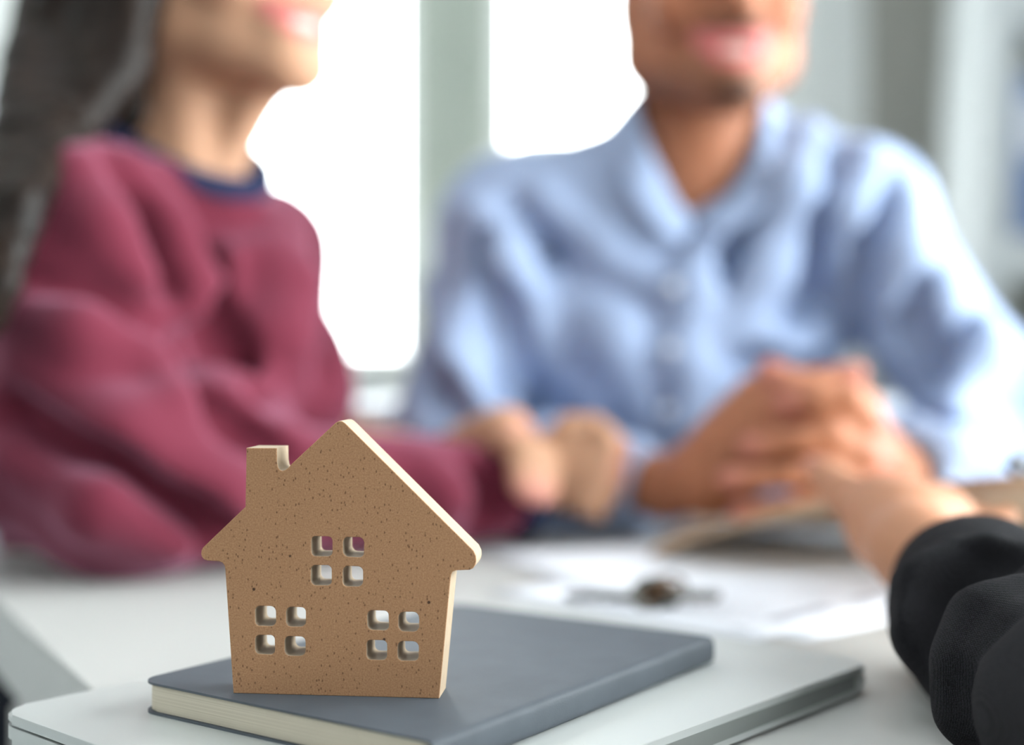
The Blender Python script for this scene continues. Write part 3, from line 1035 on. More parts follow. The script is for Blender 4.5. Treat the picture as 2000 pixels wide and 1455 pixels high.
    def extras(s, root):
        bm = bmesh.new()
        n = 14
        rows = []
        for zz in (-.0668, -.0712, -.0760):
            rows.append([bm.verts.new(s.P(.021 * math.sin(t_), .0905 + .006 * math.cos(t_) - (1 - math.cos(t_)) * .006, zz + .003 * abs(math.sin(t_)) ** 2)) for t_ in [(-1.2 + 2.4 * i / n) for i in range(n + 1)]])
        for a, b in zip(rows[:-1], rows[1:]):
            for i in range(n):
                bm.faces.new((a[i], a[i + 1], b[i + 1], b[i]))
        ex = bmesh.ops.extrude_face_region(bm, geom=list(bm.faces))
        bmesh.ops.translate(bm, vec=tuple(-s.R[:, 1] * .003), verts=[q for q in ex['geom'] if isinstance(q, bmesh.types.BMVert)])
        obj('teeth', bm, M_TEETH, root, True)
        for sg in (-1, 1):
            bm = bmesh.new()
            bmesh.ops.create_uvsphere(bm, u_segments=16, v_segments=10, radius=.0115 * s.s, matrix=Matrix.Translation(tuple(s.P(sg * .031, .0735, .002))))
            ey = obj('eye', bm, M_EYE, root, True)
            bm = bmesh.new()
            bmesh.ops.create_uvsphere(bm, u_segments=14, v_segments=8, radius=.0062 * s.s, matrix=Matrix.Translation(tuple(s.P(sg * .031, .0801, .002))))
            obj('iris', bm, M_IRIS, ey, True)


def wrinkle(seed, amp, freq):
    rs = np.random.RandomState(seed)
    D = rs.normal(size=(9, 3)); D /= np.linalg.norm(D, axis=1)[:, None]
    ph = rs.uniform(0, 6.28, 9); fr = freq * rs.uniform(.6, 1.7, 9)

    def f(V):
        w_ = sum(np.sin(V @ D[i] * fr[i] + ph[i] + 1.5 * np.sin(V @ D[(i + 3) % 9] * fr[i] * .5)) for i in range(9))
        return amp * w_ / 3
    return f


def ring_tube(name, c, a, b, r, m, root, a0=0, a1=2 * math.pi, n=40, lift=None):
    bm = bmesh.new()
    full = abs(a1 - a0 - 2 * math.pi) < 1e-6
    pts = []
    for i in range(n if full else n + 1):
        t_ = a0 + (a1 - a0) * i / n
        p = np.asarray(c) + np.asarray(a) * math.cos(t_) + np.asarray(b) * math.sin(t_)
        if lift is not None:
            p = p + lift(t_)
        pts.append(tuple(p))
    tube_mesh(bm, pts, r, 10, full)
    return obj(name, bm, m, root, True)


def folds(F, items, base=None, gain=1.0):
    """items: (ridge?, radius, sink, blend, [sightings]) - ridges and grooves laid on the cloth's surface"""
    base = base or F
    jobs = []
    for ridge, r, sink, k, pts in items:
        P = []
        for p in pts:
            h_ = base.hit(*p)
            P.append(h_)
        jobs.append((ridge, r, sink, k, P))
    for ridge, r, sink, k, P in jobs:
        sink = sink - .35 * (gain - 1) if ridge else sink - .5 * (gain - 1)
        r *= 1 + .3 * (gain - 1)
        q = []
        for p in P:
            d = unit(p - np.array([0, 0, H]))
            q.append(p + d * (r * sink if ridge else -r * sink))
        rs = [r * .55] + [r] * (len(q) - 2) + [r * .55]
        F.chain(q, rs, k, not ridge)


# ------------------------------------------------------------------ the man in the light blue shirt
UP = np.array([0, 0, 1.0])
man = empty('person', (0.16, 1.42, 0))
tag(man, 'smiling man with short beard in a light blue shirt, hands clasped on the table', 'person')
hm = Head(at(1440, 92, 1.17), 5, -2, 0, 1.08)
NB = np.array([.184, 1.325, H + .185])
mRj, mLj = np.array([-.002, 1.335, H + .138]), np.array([.338, 1.30, H + .148])
mRe, mLe = np.array([-.060, 1.265, H - .078]), np.array([.458, 1.30, H - .060])
mRw, mLw = at(1300, 950, 1.14), at(1740, 935, 1.10)
B = Field()
hm.add(B)
B.cap(hm.P(0, -.03, -.03), NB, .058, .062, .03)
B.cap(NB, NB + [-.0, .0, -.06], .060, .050, .03)
B.cap(mRj + [.03, 0, -.015], mLj + [-.03, 0, -.015], .036, .036, .04)
B.ell((.165, 1.39, H + .0), (.135, .080, .165), None, .05)
B.ell((.165, 1.42, H - .2), (.130, .085, .2), None, .05)
for j_, e_, w_ in ((mRj, mRe, mRw), (mLj, mLe, mLw)):
    B.cap(j_, e_, .036, .032, .02); B.cap(e_, w_, .031, .024, .01)
# right palm, then its fingers between those of the left hand
B.cap(mRw, at(1395, 925, 1.105), .024, .030, .02)
B.cap(at(1395, 925, 1.105), at(1510, 830, 1.085), .036, .036, .015)
B.cap(at(1420, 860, 1.09), at(1480, 790, 1.08), .026, .022, .015)
B.chain([at(1440, 815, 1.085), at(1478, 765, 1.08), at(1560, 750, 1.075), at(1672, 728, 1.07)], [.017, .013, .0115, .0095], .006)
B.cap(mLw, at(1680, 900, 1.095), .025, .032, .02)
B.cap(at(1680, 900, 1.095), at(1625, 850, 1.09), .036, .036, .015)
B.chain([at(1700, 850, 1.085), at(1685, 790, 1.07), at(1600, 765, 1.055), at(1500, 722, 1.055)], [.018, .013, .0115, .0095], .006)
for y0, y1, y2, xa, xb in ((800, 775, 788, 1690, 1545), (868, 848, 872, 1700, 1466), (932, 922, 936, 1702, 1424), (985, 986, 1000, 1685, 1444)):
    B.chain([at(xa, y0, 1.070), at((xa + xb) / 2 + 40, y1, 1.032), at((xa + xb) / 2 - 20, (y1 + y2) / 2, 1.030), at(xb, y2, 1.042)], [.0125, .0115, .0105, .0095], .003)
for y0, y1, y2 in ((770, 812, 832), (835, 885, 900), (905, 950, 965)):
    B.chain([at(1490, y0, 1.066), at(1600, y1, 1.042), at(1690, y1 + 4, 1.048), at(1715, y2, 1.064)], [.012, .0115, .011, .0095], .003)
B.cap(NB + [-.005, .0, -.02], at(1352, 410, 1.345), .060, .030, .03)
TIPS_M = [at(*p) for p in ((1540, 788, 1.04), (1460, 872, 1.04), (1420, 936, 1.04), (1440, 1000, 1.04), (1496, 720, 1.05), (1676, 726, 1.065), (1716, 832, 1.06), (1718, 900, 1.06))]
SK_M, LIP_M, BEARD = lin(166, 110, 82)[:3], lin(186, 104, 102)[:3], lin(52, 36, 28)[:3]
mb = B.mesh('man_body', .0038, tint=lambda V: hm.tint(V, SK_M, LIP_M, BEARD, TIPS_M))
link('body', mb, M_SKIN_M, man)
hm.extras(man)
HF = Field()
HF.ell(hm.P(0, -.022, .042), np.array([.081, .100, .088]) * 1.08, hm.R, .01)
HF.ell(hm.P(0, .075, -.01), np.array([.075, .075, .075]) * 1.08, hm.R, .01, True)
HF.cap(hm.P(-.2, .03, -.045), hm.P(.2, .03, -.045), .06, .06, .01, True)
link('hair', HF.mesh('man_hair', .006, disp=wrinkle(3, .0015, 150)), M_HAIR_M, man)

T = Field()
T.cap(mRj, mLj, .062, .062, .02)
T.cap(NB + [-.040, .02, .016], mRj + [.03, 0, .015], .050, .045, .04)
T.cap(NB + [.040, .02, .016], mLj + [-.03, 0, .02], .050, .045, .04)
T.ell((.165, 1.362, H + .03), (.172, .118, .19), None, .05)
T.ell((.165, 1.405, H - .2), (.168, .125, .21), None, .06)
for j_, e_, w_, rr_ in ((mRj, mRe, at(1246, 950, 1.160), (.063, .054)), (mLj, mLe, at(1765, 925, 1.12), (.064, .056))):
    T.cap(j_, e_, rr_[0], rr_[1], .03)
    T.cap(e_, w_, rr_[1], .041, .02)
T.cap(mLj + [.03, .0, -.09], mLe + [.02, -.03, .03], .055, .05, .03)
import copy as _copy
T0 = Field(); T0.ops = list(T.ops)
# neckline: opening round the neck and a V down the chest
folds(T, [
    (True, .020, .35, .025, [(925, 410), (985, 520), (1060, 650), (1150, 770)]),
    (False, .016, .45, .025, [(1020, 400), (1120, 500), (1230, 620), (1290, 720)]),
    (True, .018, .4, .02, [(1060, 390), (1180, 490), (1290, 560)]),
    (True, .022, .5, .03, [(1110, 560), (1200, 660), (1260, 780)]),
    (False, .014, .4, .02, [(950, 470), (975, 620), (1005, 760), (1020, 880)]),
    (False, .008, .3, .012, [(1325, 490), (1312, 640), (1302, 780), (1298, 880)]),
    (True, .020, .4, .02, [(1385, 470), (1355, 560), (1335, 700), (1330, 820)]),
    (True, .022, .3, .025, [(1580, 250), (1555, 380), (1490, 520), (1430, 650)]),
    (False, .013, .3, .02, [(1645, 300), (1610, 430), (1575, 560), (1540, 640)]),
    (False, .010, .3, .015, [(1480, 420), (1430, 500), (1395, 600)]),
    (True, .014, .4, .02, [(1700, 290), (1665, 420), (1640, 560)]),
    (False, .014, .3, .02, [(1745, 370), (1700, 480), (1665, 600), (1670, 720)]),
    (True, .018, .4, .02, [(1775, 400), (1770, 500), (1740, 600)]),
    (True, .016, .4, .02, [(1850, 500), (1835, 590), (1800, 680)]),
    (False, .014, .4, .02, [(1800, 560), (1780, 650), (1800, 740)]),
    (False, .014, .4, .02, [(1890, 640), (1850, 720), (1850, 790)]),
    (True, .016, .4, .02, [(1930, 650), (1920, 730), (1850, 800)]),
    (True, .012, .4, .02, [(1790, 830), (1850, 870), (1930, 900)]),
    (False, .010, .4, .015, [(1760, 800), (1840, 830), (1930, 840)]),
    (True, .012, .4, .015, [(840, 560), (880, 700), (960, 820)]),
    (False, .010, .4, .015, [(820, 620), (860, 760), (930, 850)]),
    (True, .016, .4, .02, [(1470, 640), (1520, 690), (1600, 660)]),
    (False, .014, .4, .02, [(1440, 700), (1500, 730), (1640, 700)]),
], T0, 1.8)
hole = hm.P(0, -.03, -.03)
T.cap(NB + [0, 0, .035], hole, .066, .085, .012, True)
vb = T0.hit(1352, 430, .9)
T.cap(NB + [-.012, -.06, -.01], vb + [0, .004, .01], .056, .003, .006, True)
T.cap(NB + [-.012, -.11, .01], vb + [0, -.05, .01], .058, .003, .006, True)
# cuffs end flat
for w_, d_ in ((at(1246, 950, 1.160), unit(mRw - mRe)), (at(1765, 925, 1.12), unit(mLw - mLe))):
    T.cap(w_ + d_ * .012, w_ + d_ * .09, .031, .036, .003, True)
    T.rbox(w_ + d_ * .062, (.05, .06, .06), .002, np.stack([d_, unit(np.cross(d_, UP)), unit(np.cross(d_, np.cross(d_, UP)))], 1), .003, True)
link('shirt', T.mesh('shirt', .0048, disp=wrinkle(11, .0016, 38)), M_SHIRT, man)

# collar: a stand with two folded points
def strip(name, inner, outer, m, root, th=.002, sub=4):
    def res(pts, n):
        pts = [np.asarray(p, float) for p in pts]
        out = []
        for i in range(len(pts) - 1):
            p0 = pts[max(i - 1, 0)]; p1 = pts[i]; p2 = pts[i + 1]; p3 = pts[min(i + 2, len(pts) - 1)]
            for j_ in range(n):
                t_ = j_ / n
                out.append(.5 * (2 * p1 + (p2 - p0) * t_ + (2 * p0 - 5 * p1 + 4 * p2 - p3) * t_ ** 2 + (3 * p1 - p0 - 3 * p2 + p3) * t_ ** 3))
        out.append(pts[-1]); return out
    a, b = res(inner, sub), res(outer, sub)
    bm = bmesh.new()
    rows = []
    m_ = 4
    for p, q in zip(a, b):
        rows.append([bm.verts.new(tuple(p + (q - p) * i / m_)) for i in range(m_ + 1)])
    for r0, r1 in zip(rows[:-1], rows[1:]):
        for i in range(m_):
            bm.faces.new((r0[i], r0[i + 1], r1[i + 1], r1[i]))
    bmesh.ops.recalc_face_normals(bm, faces=bm.faces)
    o_ = obj(name, bm, m, root, True)
    so = o_.modifiers.new('thickness', 'SOLIDIFY'); so.thickness = th; so.offset = 0
    return o_


def on(px, py, out):
    p = T0.hit(px, py, .9)
    return p - unit(p - np.array([0, 0, H])) * out


cin_l = [at(1365, 150, 1.40), at(1290, 160, 1.36), at(1243, 180, 1.30), at(1262, 270, 1.262), on(1310, 370, .008), on(1352, 445, .008)]
cout_l = [at(1365, 230, 1.42), at(1240, 235, 1.385), at(1182, 250, 1.335), on(1205, 330, .014), on(1255, 420, .022), on(1322, 480, .024)]
cin_r = [at(1365, 150, 1.40), at(1440, 160, 1.36), at(1487, 185, 1.30), at(1480, 270, 1.262), on(1430, 365, .008), on(1362, 440, .010)]
cout_r = [at(1365, 230, 1.42), at(1500, 220, 1.385), at(1545, 240, 1.335), on(1525, 330, .014), on(1480, 415, .020), on(1400, 462, .022)]
strip('collar', cin_l, cout_l, M_SHIRT, man)
strip('collar', cin_r, cout_r, M_SHIRT, man)
for y in (560, 680, 800):
    p = T.hit(1318 - (y - 500) * .05, y)
    bm = bmesh.new()
    bmesh.ops.create_cone(bm, cap_ends=True, segments=14, radius1=.0055, radius2=.005, depth=.0025, matrix=Matrix.Translation(tuple(p + [0, -.002, 0])) @ Matrix.Rotation(math.pi / 2, 4, 'X'))
    obj('button', bm, M_BUTTON, man)
L_ = Field()
for sg in (-1, 1):
    x = .165 + sg * .1
    L_.cap((x, 1.42, .50), (x + sg * .04, 1.02, .51), .085, .062, .04)
    L_.cap((x + sg * .04, 1.02, .51), (x + sg * .04, 1.07, .10), .06, .045, .02)
L_.ell((.165, 1.43, .56), (.17, .13, .12), None, .04)
link('trousers', L_.mesh('trousers', .009, disp=wrinkle(5, .002, 40)), M_TROUS, man)
for sg in (-1, 1):
    x = .165 + sg * .14
    Q = Field(); Q.cap((x, 1.09, .05), (x, .90, .035), .045, .035, .02, flat=.9, n=(1, 0, 0)); Q.rbox((x, .985, .012), (.045, .14, .012), .01, None, .01)
    link('shoe', Q.mesh('shoe', .006), M_SHOE, man)

# ------------------------------------------------------------------ the woman in the wine sweatshirt
wom = empty('person', (-.30, 1.2, 0))
tag(wom, 'smiling woman with long dark hair in a wine-red sweatshirt, facing the man', 'person')
hwm = Head(at(604, 44, 1.05), 50, 4, 0, 1.05)
fB = yawdir(50); sB = np.cross(fB, UP)            # body forward; sB points to her right side (towards the camera)
RB = np.stack([sB, fB, UP], 1)
NBw = np.array([-.287, 1.135, H + .150])
wRj, wLj = np.array([-.345, 1.005, H + .100]), np.array([-.240, 1.28, H + .098])
wRe, wLe = np.array([-.280, .955, H - .088]), np.array([-.205, 1.26, H - .070])
wRw, wLw = np.array([.002, 1.115, H - .113]), np.array([-.052, 1.165, H - .096])
B = Field()
hwm.add(B, True)
B.cap(hwm.P(0, -.025, -.03), NBw, .050, .052, .03)
# neck cord that catches the light
B.cap(hwm.P(-.02, .03, -.085) + [0, 0, -.005], NBw + fB * .052 + [0, 0, -.01], .017, .014, .02)
B.cap(hwm.P(.03, -.02, -.06), NBw + fB * .05 + sB * .02 + [0, 0, -.015], .016, .012, .015)
B.cap(NBw, NBw + [0, 0, -.06], .050, .046, .03)
B.cap(wRj, wLj, .034, .034, .03)
B.ell(NBw + [0, .01, -.15] - fB * .0, (.125, .085, .15), RB, .04)
B.ell(NBw + [-.02, .06, -.36], (.125, .085, .18), RB, .04)
for j_, e_, w_ in ((wRj, wRe, wRw), (wLj, wLe, wLw)):
    B.cap(j_, e_, .038, .034, .02); B.cap(e_, w_, .032, .021, .01)
# right hand lying on the man's wrist
B.cap(wRw, at(1110, 905, 1.108), .021, .024, .012)
B.cap(at(1110, 905, 1.108), at(1148, 898, 1.10), .026, .024, .01)
B.cap(at(1110, 950, 1.105), at(1165, 950, 1.10), .020, .020, .01)
for (xa, ya), (xb, yb), (xc, yc) in (((1130, 862), (1180, 850), (1216, 880)), ((1135, 902), (1178, 892), (1206, 922)), ((1132, 940), (1166, 938), (1188, 965)), ((1122, 975), (1148, 980), (1166, 1000))):
    B.chain([at(xa, ya, 1.098), at(xb, yb, 1.085), at(xc, yc, 1.095)], [.0120, .0105, .0090], .004)
B.chain([at(1080, 880, 1.10), at(1110, 838, 1.095), at(1160, 828, 1.092)], [.015, .012, .0095], .006)
# left hand draped over her right forearm
B.cap(wLw, at(915, 880, 1.135), .021, .022, .012)
B.cap(at(915, 880, 1.135), at(985, 852, 1.105), .024, .026, .01)
for (xa, ya, da), (xb, yb, db), (xc, yc, dc) in (((975, 848, 1.10), (1012, 880, 1.068), (1015, 950, 1.050)), ((995, 846, 1.105), (1034, 885, 1.068), (1036, 965, 1.050)), ((1012, 850, 1.110), (1054, 892, 1.072), (1058, 968, 1.054)), ((1022, 860, 1.118), (1066, 905, 1.082), (1072, 965, 1.064))):
    B.chain([at(xa, ya, da), at(xb, yb, db), at(xc, yc, dc)], [.0115, .0105, .0088], .004)
B.chain([at(905, 880, 1.15), at(940, 868, 1.14), at(975, 866, 1.13)], [.014, .011, .009], .006)
TIPS_W = [at(*p) for p in ((1015, 965, 1.05), (1036, 975, 1.05), (1060, 975, 1.054), (1012, 850, 1.09), (1216, 882, 1.095), (1206, 924, 1.095))]
SK_W, LIP_W = lin(178, 136, 109)[:3], lin(192, 112, 106)[:3]
wb = B.mesh('woman_body', .0038, tint=lambda V: hwm.tint(V, SK_W, LIP_W, None, TIPS_W))
link('body', wb, M_SKIN_W, wom)
hwm.extras(wom)

T = Field()
T.cap(wRj, wLj, .058, .056, .02)
T.cap(NBw + [0, .01, -.05], wRj + [0, 0, .005], .055, .05, .04)
T.cap(NBw + [0, .01, -.04], wLj + [0, 0, .012], .055, .05, .04)
T.ell(NBw + [.0, .015, -.16], (.150, .108, .165), RB, .05)
for sg in (-1, 1):
    T.ell(NBw + fB * .068 + sB * sg * .062 + [0, 0, -.17], (.066, .06, .068), RB, .04)
T.ell(NBw + [-.022, .055, -.275], (.150, .116, .155), RB, .05)
T.cap(wRj, wRe, .068, .066, .03)
T.cap(wRj + [-.02, .02, -.05], wRe + [-.07, .02, .02], .060, .062, .03)
T.cap(wRe, wRw + unit(wRe - wRw) * .02, .062, .038, .03)
T.cap(wLj, wLe, .056, .046, .03)
T.cap(np.array([-.205, 1.25, H - .03]), np.array([-.20, 1.25, H - .05]), .047, .044, .03)
T.cap(wLe, np.array([-.135, 1.215, H - .112]), .042, .036, .02)
T.cap(np.array([-.135, 1.215, H - .112]), wLw - [.01, 0, 0], .036, .029, .02)
T.ell(NBw + fB * .030 + [0, 0, -.052], (.062, .055, .055), RB, .03)
T0 = Field(); T0.ops = list(T.ops)
folds(T, [
    (True, .022, .4, .03, [(255, 340), (320, 460), (375, 600), (430, 720)]),
    (False, .014, .4, .02, [(185, 330), (250, 440), (320, 560)]),
    (True, .018, .4, .02, [(150, 330), (190, 440), (260, 540)]),
    (True, .018, .4, .02, [(310, 340), (390, 450), (430, 560)]),
    (False, .012, .4, .02, [(350, 380), (420, 430), (510, 440)]),
    (True, .024, .4, .03, [(560, 420), (545, 560), (530, 680), (520, 790)]),
    (False, .016, .4, .02, [(610, 470), (630, 600), (640, 720)]),
    (True, .018, .3, .02, [(425, 640), (440, 720), (500, 790), (560, 850)]),
    (False, .014, .3, .015, [(300, 700), (370, 690), (420, 670)]),
    (False, .013, .3, .015, [(350, 740), (345, 800), (370, 840)]),
    (True, .015, .3, .02, [(320, 720), (330, 800), (360, 850)]),
    (True, .016, .4, .02, [(400, 740), (430, 800), (520, 860)]),
    (False, .012, .4, .015, [(390, 790), (460, 850), (560, 900)]),
    (True, .022, .4, .025, [(60, 720), (230, 860), (420, 970), (560, 1020)]),
    (False, .016, .35, .02, [(40, 800), (200, 920), (380, 1020), (520, 1060)]),
    (True, .018, .4, .02, [(30, 900), (180, 990), (340, 1060)]),
    (False, .016, .4, .02, [(60, 560), (190, 600), (300, 620)]),
    (True, .016, .4, .02, [(40, 620), (160, 660), (270, 690)]),
    (False, .014, .4, .02, [(900, 930), (940, 960), (950, 1010)]),
    (True, .014, .4, .02, [(830, 920), (860, 970), (840, 1030)]),
    (False, .026, .30, .012, [(318, 395), (342, 460), (370, 530), (400, 590)]),
    (False, .020, .45, .012, [(390, 570), (412, 620), (440, 680), (478, 750)]),
], T0, 1.6)
T.cap(NBw + [0, 0, .034], hwm.P(0, -.025, -.02), .062, .085, .012, True)
T.cap(NBw + fB * .014 + [0, 0, .048], NBw + fB * .03 + [0, 0, .10], .060, .07, .010, True)
d_ = unit(wRw - wRe)
T.cap(wRw - d_ * .004, wRw + d_ * .06, .027, .03, .004, True)
d2 = unit(wLw - np.array([-.135, 1.215, H - .112]))
T.cap(wLw - d2 * .006, wLw + d2 * .06, .024, .027, .004, True)
link('sweatshirt', T.mesh('sweatshirt', .005, disp=wrinkle(21, .0022, 34)), M_SWEAT, wom)
# ribbed navy collar and cuffs
cc_ = NBw + fB * .006 + [0, 0, .028]
ring_tube('collar', cc_, sB * .072, fB * .066, .0115, M_NAVY, wom, lift=lambda t_: UP * (-.034 * math.sin(t_) + .004 * math.cos(2 * t_)))
for w_, dd, r_ in ((wRw + d_ * .004, d_, .031), (wLw, d2, .026)):
    s1 = unit(np.cross(dd, UP)); s2 = np.cross(s1, dd)
    ring_tube('cuff', w_, s1 * r_, s2 * r_, .0095, M_NAVY, wom, n=24)

Hh = Field()
k_ = 1.05
Hh.ell(hwm.P(0, -.022, .042), np.array([.086, .106, .092]) * k_, hwm.R, .01)
Hh.ell(hwm.P(0, .085, -.025), np.array([.066, .085, .095]) * k_, hwm.R, .012, True)
rs = random.Random(12)
for i in range(20):
    t_ = i / 19.0
    x0 = 85 + 200 * t_
    j = lambda a: rs.uniform(-a, a)
    p = [hwm.P(.085 - .02 * t_, -.075 + .06 * t_, .02), at(x0 + j(12), -20, 1.045 - .02 * t_ + j(.02)), at(x0 - 35 - 10 * (1 - t_) + j(14), 120, 1.025 + j(.02)),
         at(35 + 120 * t_ + j(16), 265, .965 + .02 * t_ + j(.012)), at(-25 + 70 * t_ + j(14), 395, .915 + j(.010)), at(-65 + 62 * t_ + j(14), 550, .885 + j(.010)), at(-70 + 62 * t_ + j(14), 690 - 60 * t_, .880 + j(.010))]
    Hh.chain(p, [.02, .0165, .016, .015, .013, .011, .004], .006)
for i in range(9):     # locks behind the neck and on the far side
    t_ = i / 8.0
    Hh.chain([hwm.P(.06 - .12 * t_, -.09, .0), hwm.P(.062 - .12 * t_, -.095, -.08) + [0, 0, 0], NBw - fB * .09 + sB * (.06 - .12 * t_) + [0, 0, -.02], NBw - fB * .13 + sB * (.09 - .15 * t_) + [0, 0, -.2]], [.022, .021, .018, .008], .008)
Hh.chain([hwm.P(.076, -.035, .0), hwm.P(.062, -.035, -.07), hwm.P(.058, -.045, -.125), hwm.P(.07, -.07, -.16)], [.018, .017, .015, .010], .01)
link('hair', Hh.mesh('woman_hair', .005, disp=wrinkle(9, .0012, 170)), M_HAIR_W, wom)
L_ = Field()
pel = NBw * [1, 1, 0] + np.array([-.035, .10, .56])
for sg in (-1, 1):
    kn = pel + fB * .40 + sB * sg * .09 + [0, 0, -.05]
    L_.cap(pel + sB * sg * .085 + [0, 0, -.04], kn, .08, .058, .04)
    ft = kn * [1, 1, 0] + fB * -.05 + [0, 0, .10]
    L_.cap(kn, ft, .055, .042, .02)
    Q = Field(); Q.cap(ft + [0, 0, -.055], ft + fB * .17 + [0, 0, -.067], .040, .030, .02)
    R_ = np.stack([sB, fB, UP], 1)
    Q.rbox(ft + fB * .07 + [0, 0, -.089], (.040, .13, .011), .009, R_, .01)
    link('shoe', Q.mesh('shoe', .006), M_SHOE, wom)
L_.ell(pel + [0, 0, .045], (.165, .125, .165), RB, .04)
link('trousers', L_.mesh('trousers', .009, disp=wrinkle(6, .002, 40)), M_TROUS, wom)

# ------------------------------------------------------------------ the person in the black suit (only the arm reaches into the picture)
agt = empty('person', (.56, .02, 0))
tag(agt, 'person in a black suit jacket, forearm on the table, hand holding a clipboard', 'person')
aS, aE, aW = np.array([.44, .06, H + .17]), np.array([.214, .385, H - .118]), at(1790, 1075, .715)
aN = np.array([.60, .02, H + .25])
ha = Head(aN + yawdir(150) * .10 + [0, 0, .085], 158, -4, 0, 1.03)
B = Field()
ha.add(B, True)
B.cap(ha.P(0, -.025, -.03), aN, .052, .055, .03)
B.cap(aN, aN + [0, 0, -.05], .055, .08, .04)
fA = yawdir(155); sA = np.cross(fA, UP); RA = np.stack([sA, fA, UP], 1)
B.ell(aN + [0, 0, -.17], (.135, .085, .15), RA, .04)
aS2 = aN + sA * (.16 if (aS - aN) @ sA < 0 else -.16) + [0, 0, -.08]
B.cap(aS, aS2, .042, .042, .04)
B.cap(aS, aE, .036, .024, .02)
B.chain([aE, np.array([.214, .470, H - .1225]), np.array([.221, .585, H - .117]), np.array([.2290, .652, H - .112]), aW], [.024, .022, .022, .022, .022], .01)
aE2 = np.array([.80, .24, H - .10]); aW2 = np.array([.58, .40, H - .122])
B.cap(aS2, aE2, .040, .034, .02); B.cap(aE2, aW2, .033, .022, .01)
for i in range(4):
    B.chain([aW2 + [-.05, .03, .0], aW2 + [-.10 + .01 * i, .05 + .02 * i, .002], aW2 + [-.135 + .012 * i, .06 + .024 * i, -.012]], [.014, .0105, .009], .005)
B.cap(aW2, aW2 + [-.06, .045, 0], .022, .028, .01)
B.chain([aW2 + [-.03, .01, .0], aW2 + [-.07, .0, -.004], aW2 + [-.10, .005, -.012]], [.015, .011, .009], .005)
# holding hand: thumb above the board, fingers below it
B.cap(aW, at(1745, 1030, .775), .023, .025, .012)
B.cap(at(1745, 1030, .775), at(1725, 1005, .800), .026, .022, .01)
B.cap(at(1790, 1035, .76), at(1835, 1020, .785), .024, .022, .012)
B.cap(at(1720, 1000, .795), at(1800, 1010, .80), .022, .022, .01)
B.chain([at(1715, 1000, .810), at(1655, 968, .850), at(1622, 938, .880), at(1588, 908, .905)], [.020, .0135, .0115, .0085], .008)
for (xa, ya, da), (xb, yb, db), (xc, yc, dc) in (((1800, 1020, .805), (1835, 1010, .845), (1815, 1003, .875)), ((1825, 1020, .80), (1875, 1018, .835), (1868, 1006, .868)), ((1845, 1024, .795), (1905, 1022, .82), (1912, 1003, .85)), ((1850, 1035, .78), (1925, 1035, .80), (1965, 1010, .825))):
    B.chain([at(xa, ya, da), at(xb, yb, db), at(xc, yc, dc)], [.0115, .0100, .0085], .004)
TIPS_A = [at(*p) for p in ((1588, 908, .905), (1868, 1006, .868), (1912, 1003, .85))]
SK_A = lin(178, 128, 100)[:3]
link('body', B.mesh('suit_body', .0040, tint=lambda V: ha.tint(V, SK_A, LIP_W, None, TIPS_A)), M_SKIN_W, agt)
ha.extras(agt)
HA = Field()
HA.ell(ha.P(0, -.022, .04), np.array([.083, .104, .092]) * 1.03, ha.R, .01)
HA.ell(ha.P(0, -.075, -.03), np.array([.07, .05, .08]) * 1.03, ha.R, .03)
HA.ell(ha.P(0, .085, -.02), np.array([.068, .08, .09]) * 1.03, ha.R, .012, True)
link('hair', HA.mesh('suit_hair', .006, disp=wrinkle(8, .0015, 150)), M_HAIR_M, agt)
J = Field()
J.cap(aS, aS2, .060, .060, .02)
J.cap(aN + [0, 0, -.04], aS, .06, .055, .04); J.cap(aN + [0, 0, -.04], aS2, .06, .055, .04)
J.ell(aN + [0, 0, -.19], (.165, .115, .18), RA, .05)
J.ell(aN + [0, -.02, -.42], (.165, .125, .24), RA, .05)
J.cap(aS, aS + (aE - aS) * .55, .064, .058, .03)
J.cap(aS2, aE2, .062, .052, .03); J.cap(aE2, aW2 - [-.02, .01, 0], .050, .038, .02)
J.cap(aN + [0, 0, -.03], ha.P(0, -.025, -.02), .064, .085, .012, True)
link('jacket', J.mesh('jacket', .0065, disp=wrinkle(31, .002, 34)), M_SUIT, agt)
cw1 = np.array([.2290, .652, H - .113]); ce1 = np.array([.2200, .585, H - .117])
Sv = Field()
ce2 = np.array([.2165, .460, H - .1225])
Sv.cap(cw1, ce1, .0415, .0430, .01, flat=.92, n=(0, 0, 1))
Sv.cap([.2200, .625, H - .124], [.2150, .530, H - .130], .037, .038, .02)
Sv.cap(ce1, [.2310, .530, H - .120], .0420, .0430, .012, flat=.74, n=(0, 0, 1))
Sv.cap([.2310, .530, H - .120], ce2, .0430, .0470, .012, flat=.74, n=(0, 0, 1))
Sv.cap(ce2, aE, .0470, .0500, .02, flat=.80, n=(0, 0, 1))
Sv.cap(aE, aE + (aS - aE) * .45, .050, .060, .02)
S0 = Field(); S0.ops = list(Sv.ops)
folds(Sv, [
    (True, .012, .35, .012, [(1860, 1085), (1815, 1150), (1815, 1240), (1850, 1330)]),
    (False, .013, .2, .014, [(1925, 1090), (1880, 1150), (1872, 1215), (1890, 1260)]),
    (True, .012, .3, .012, [(1990, 1165), (1930, 1215), (1905, 1300), (1910, 1390), (1930, 1450)]),
    (False, .009, .2, .010, [(1998, 1205), (1962, 1265), (1945, 1340), (1965, 1440)]),
    (True, .013, .3, .012, [(1998, 1230), (1985, 1290), (1985, 1370), (2000, 1440)]),
    (True, .007, .3, .008, [(1930, 1060), (1970, 1100), (2000, 1112)]),
    (False, .008, .2, .010, [(1935, 1078), (1968, 1088), (2000, 1090)]),
], S0, 1.3)
dd = unit(cw1 - ce1)
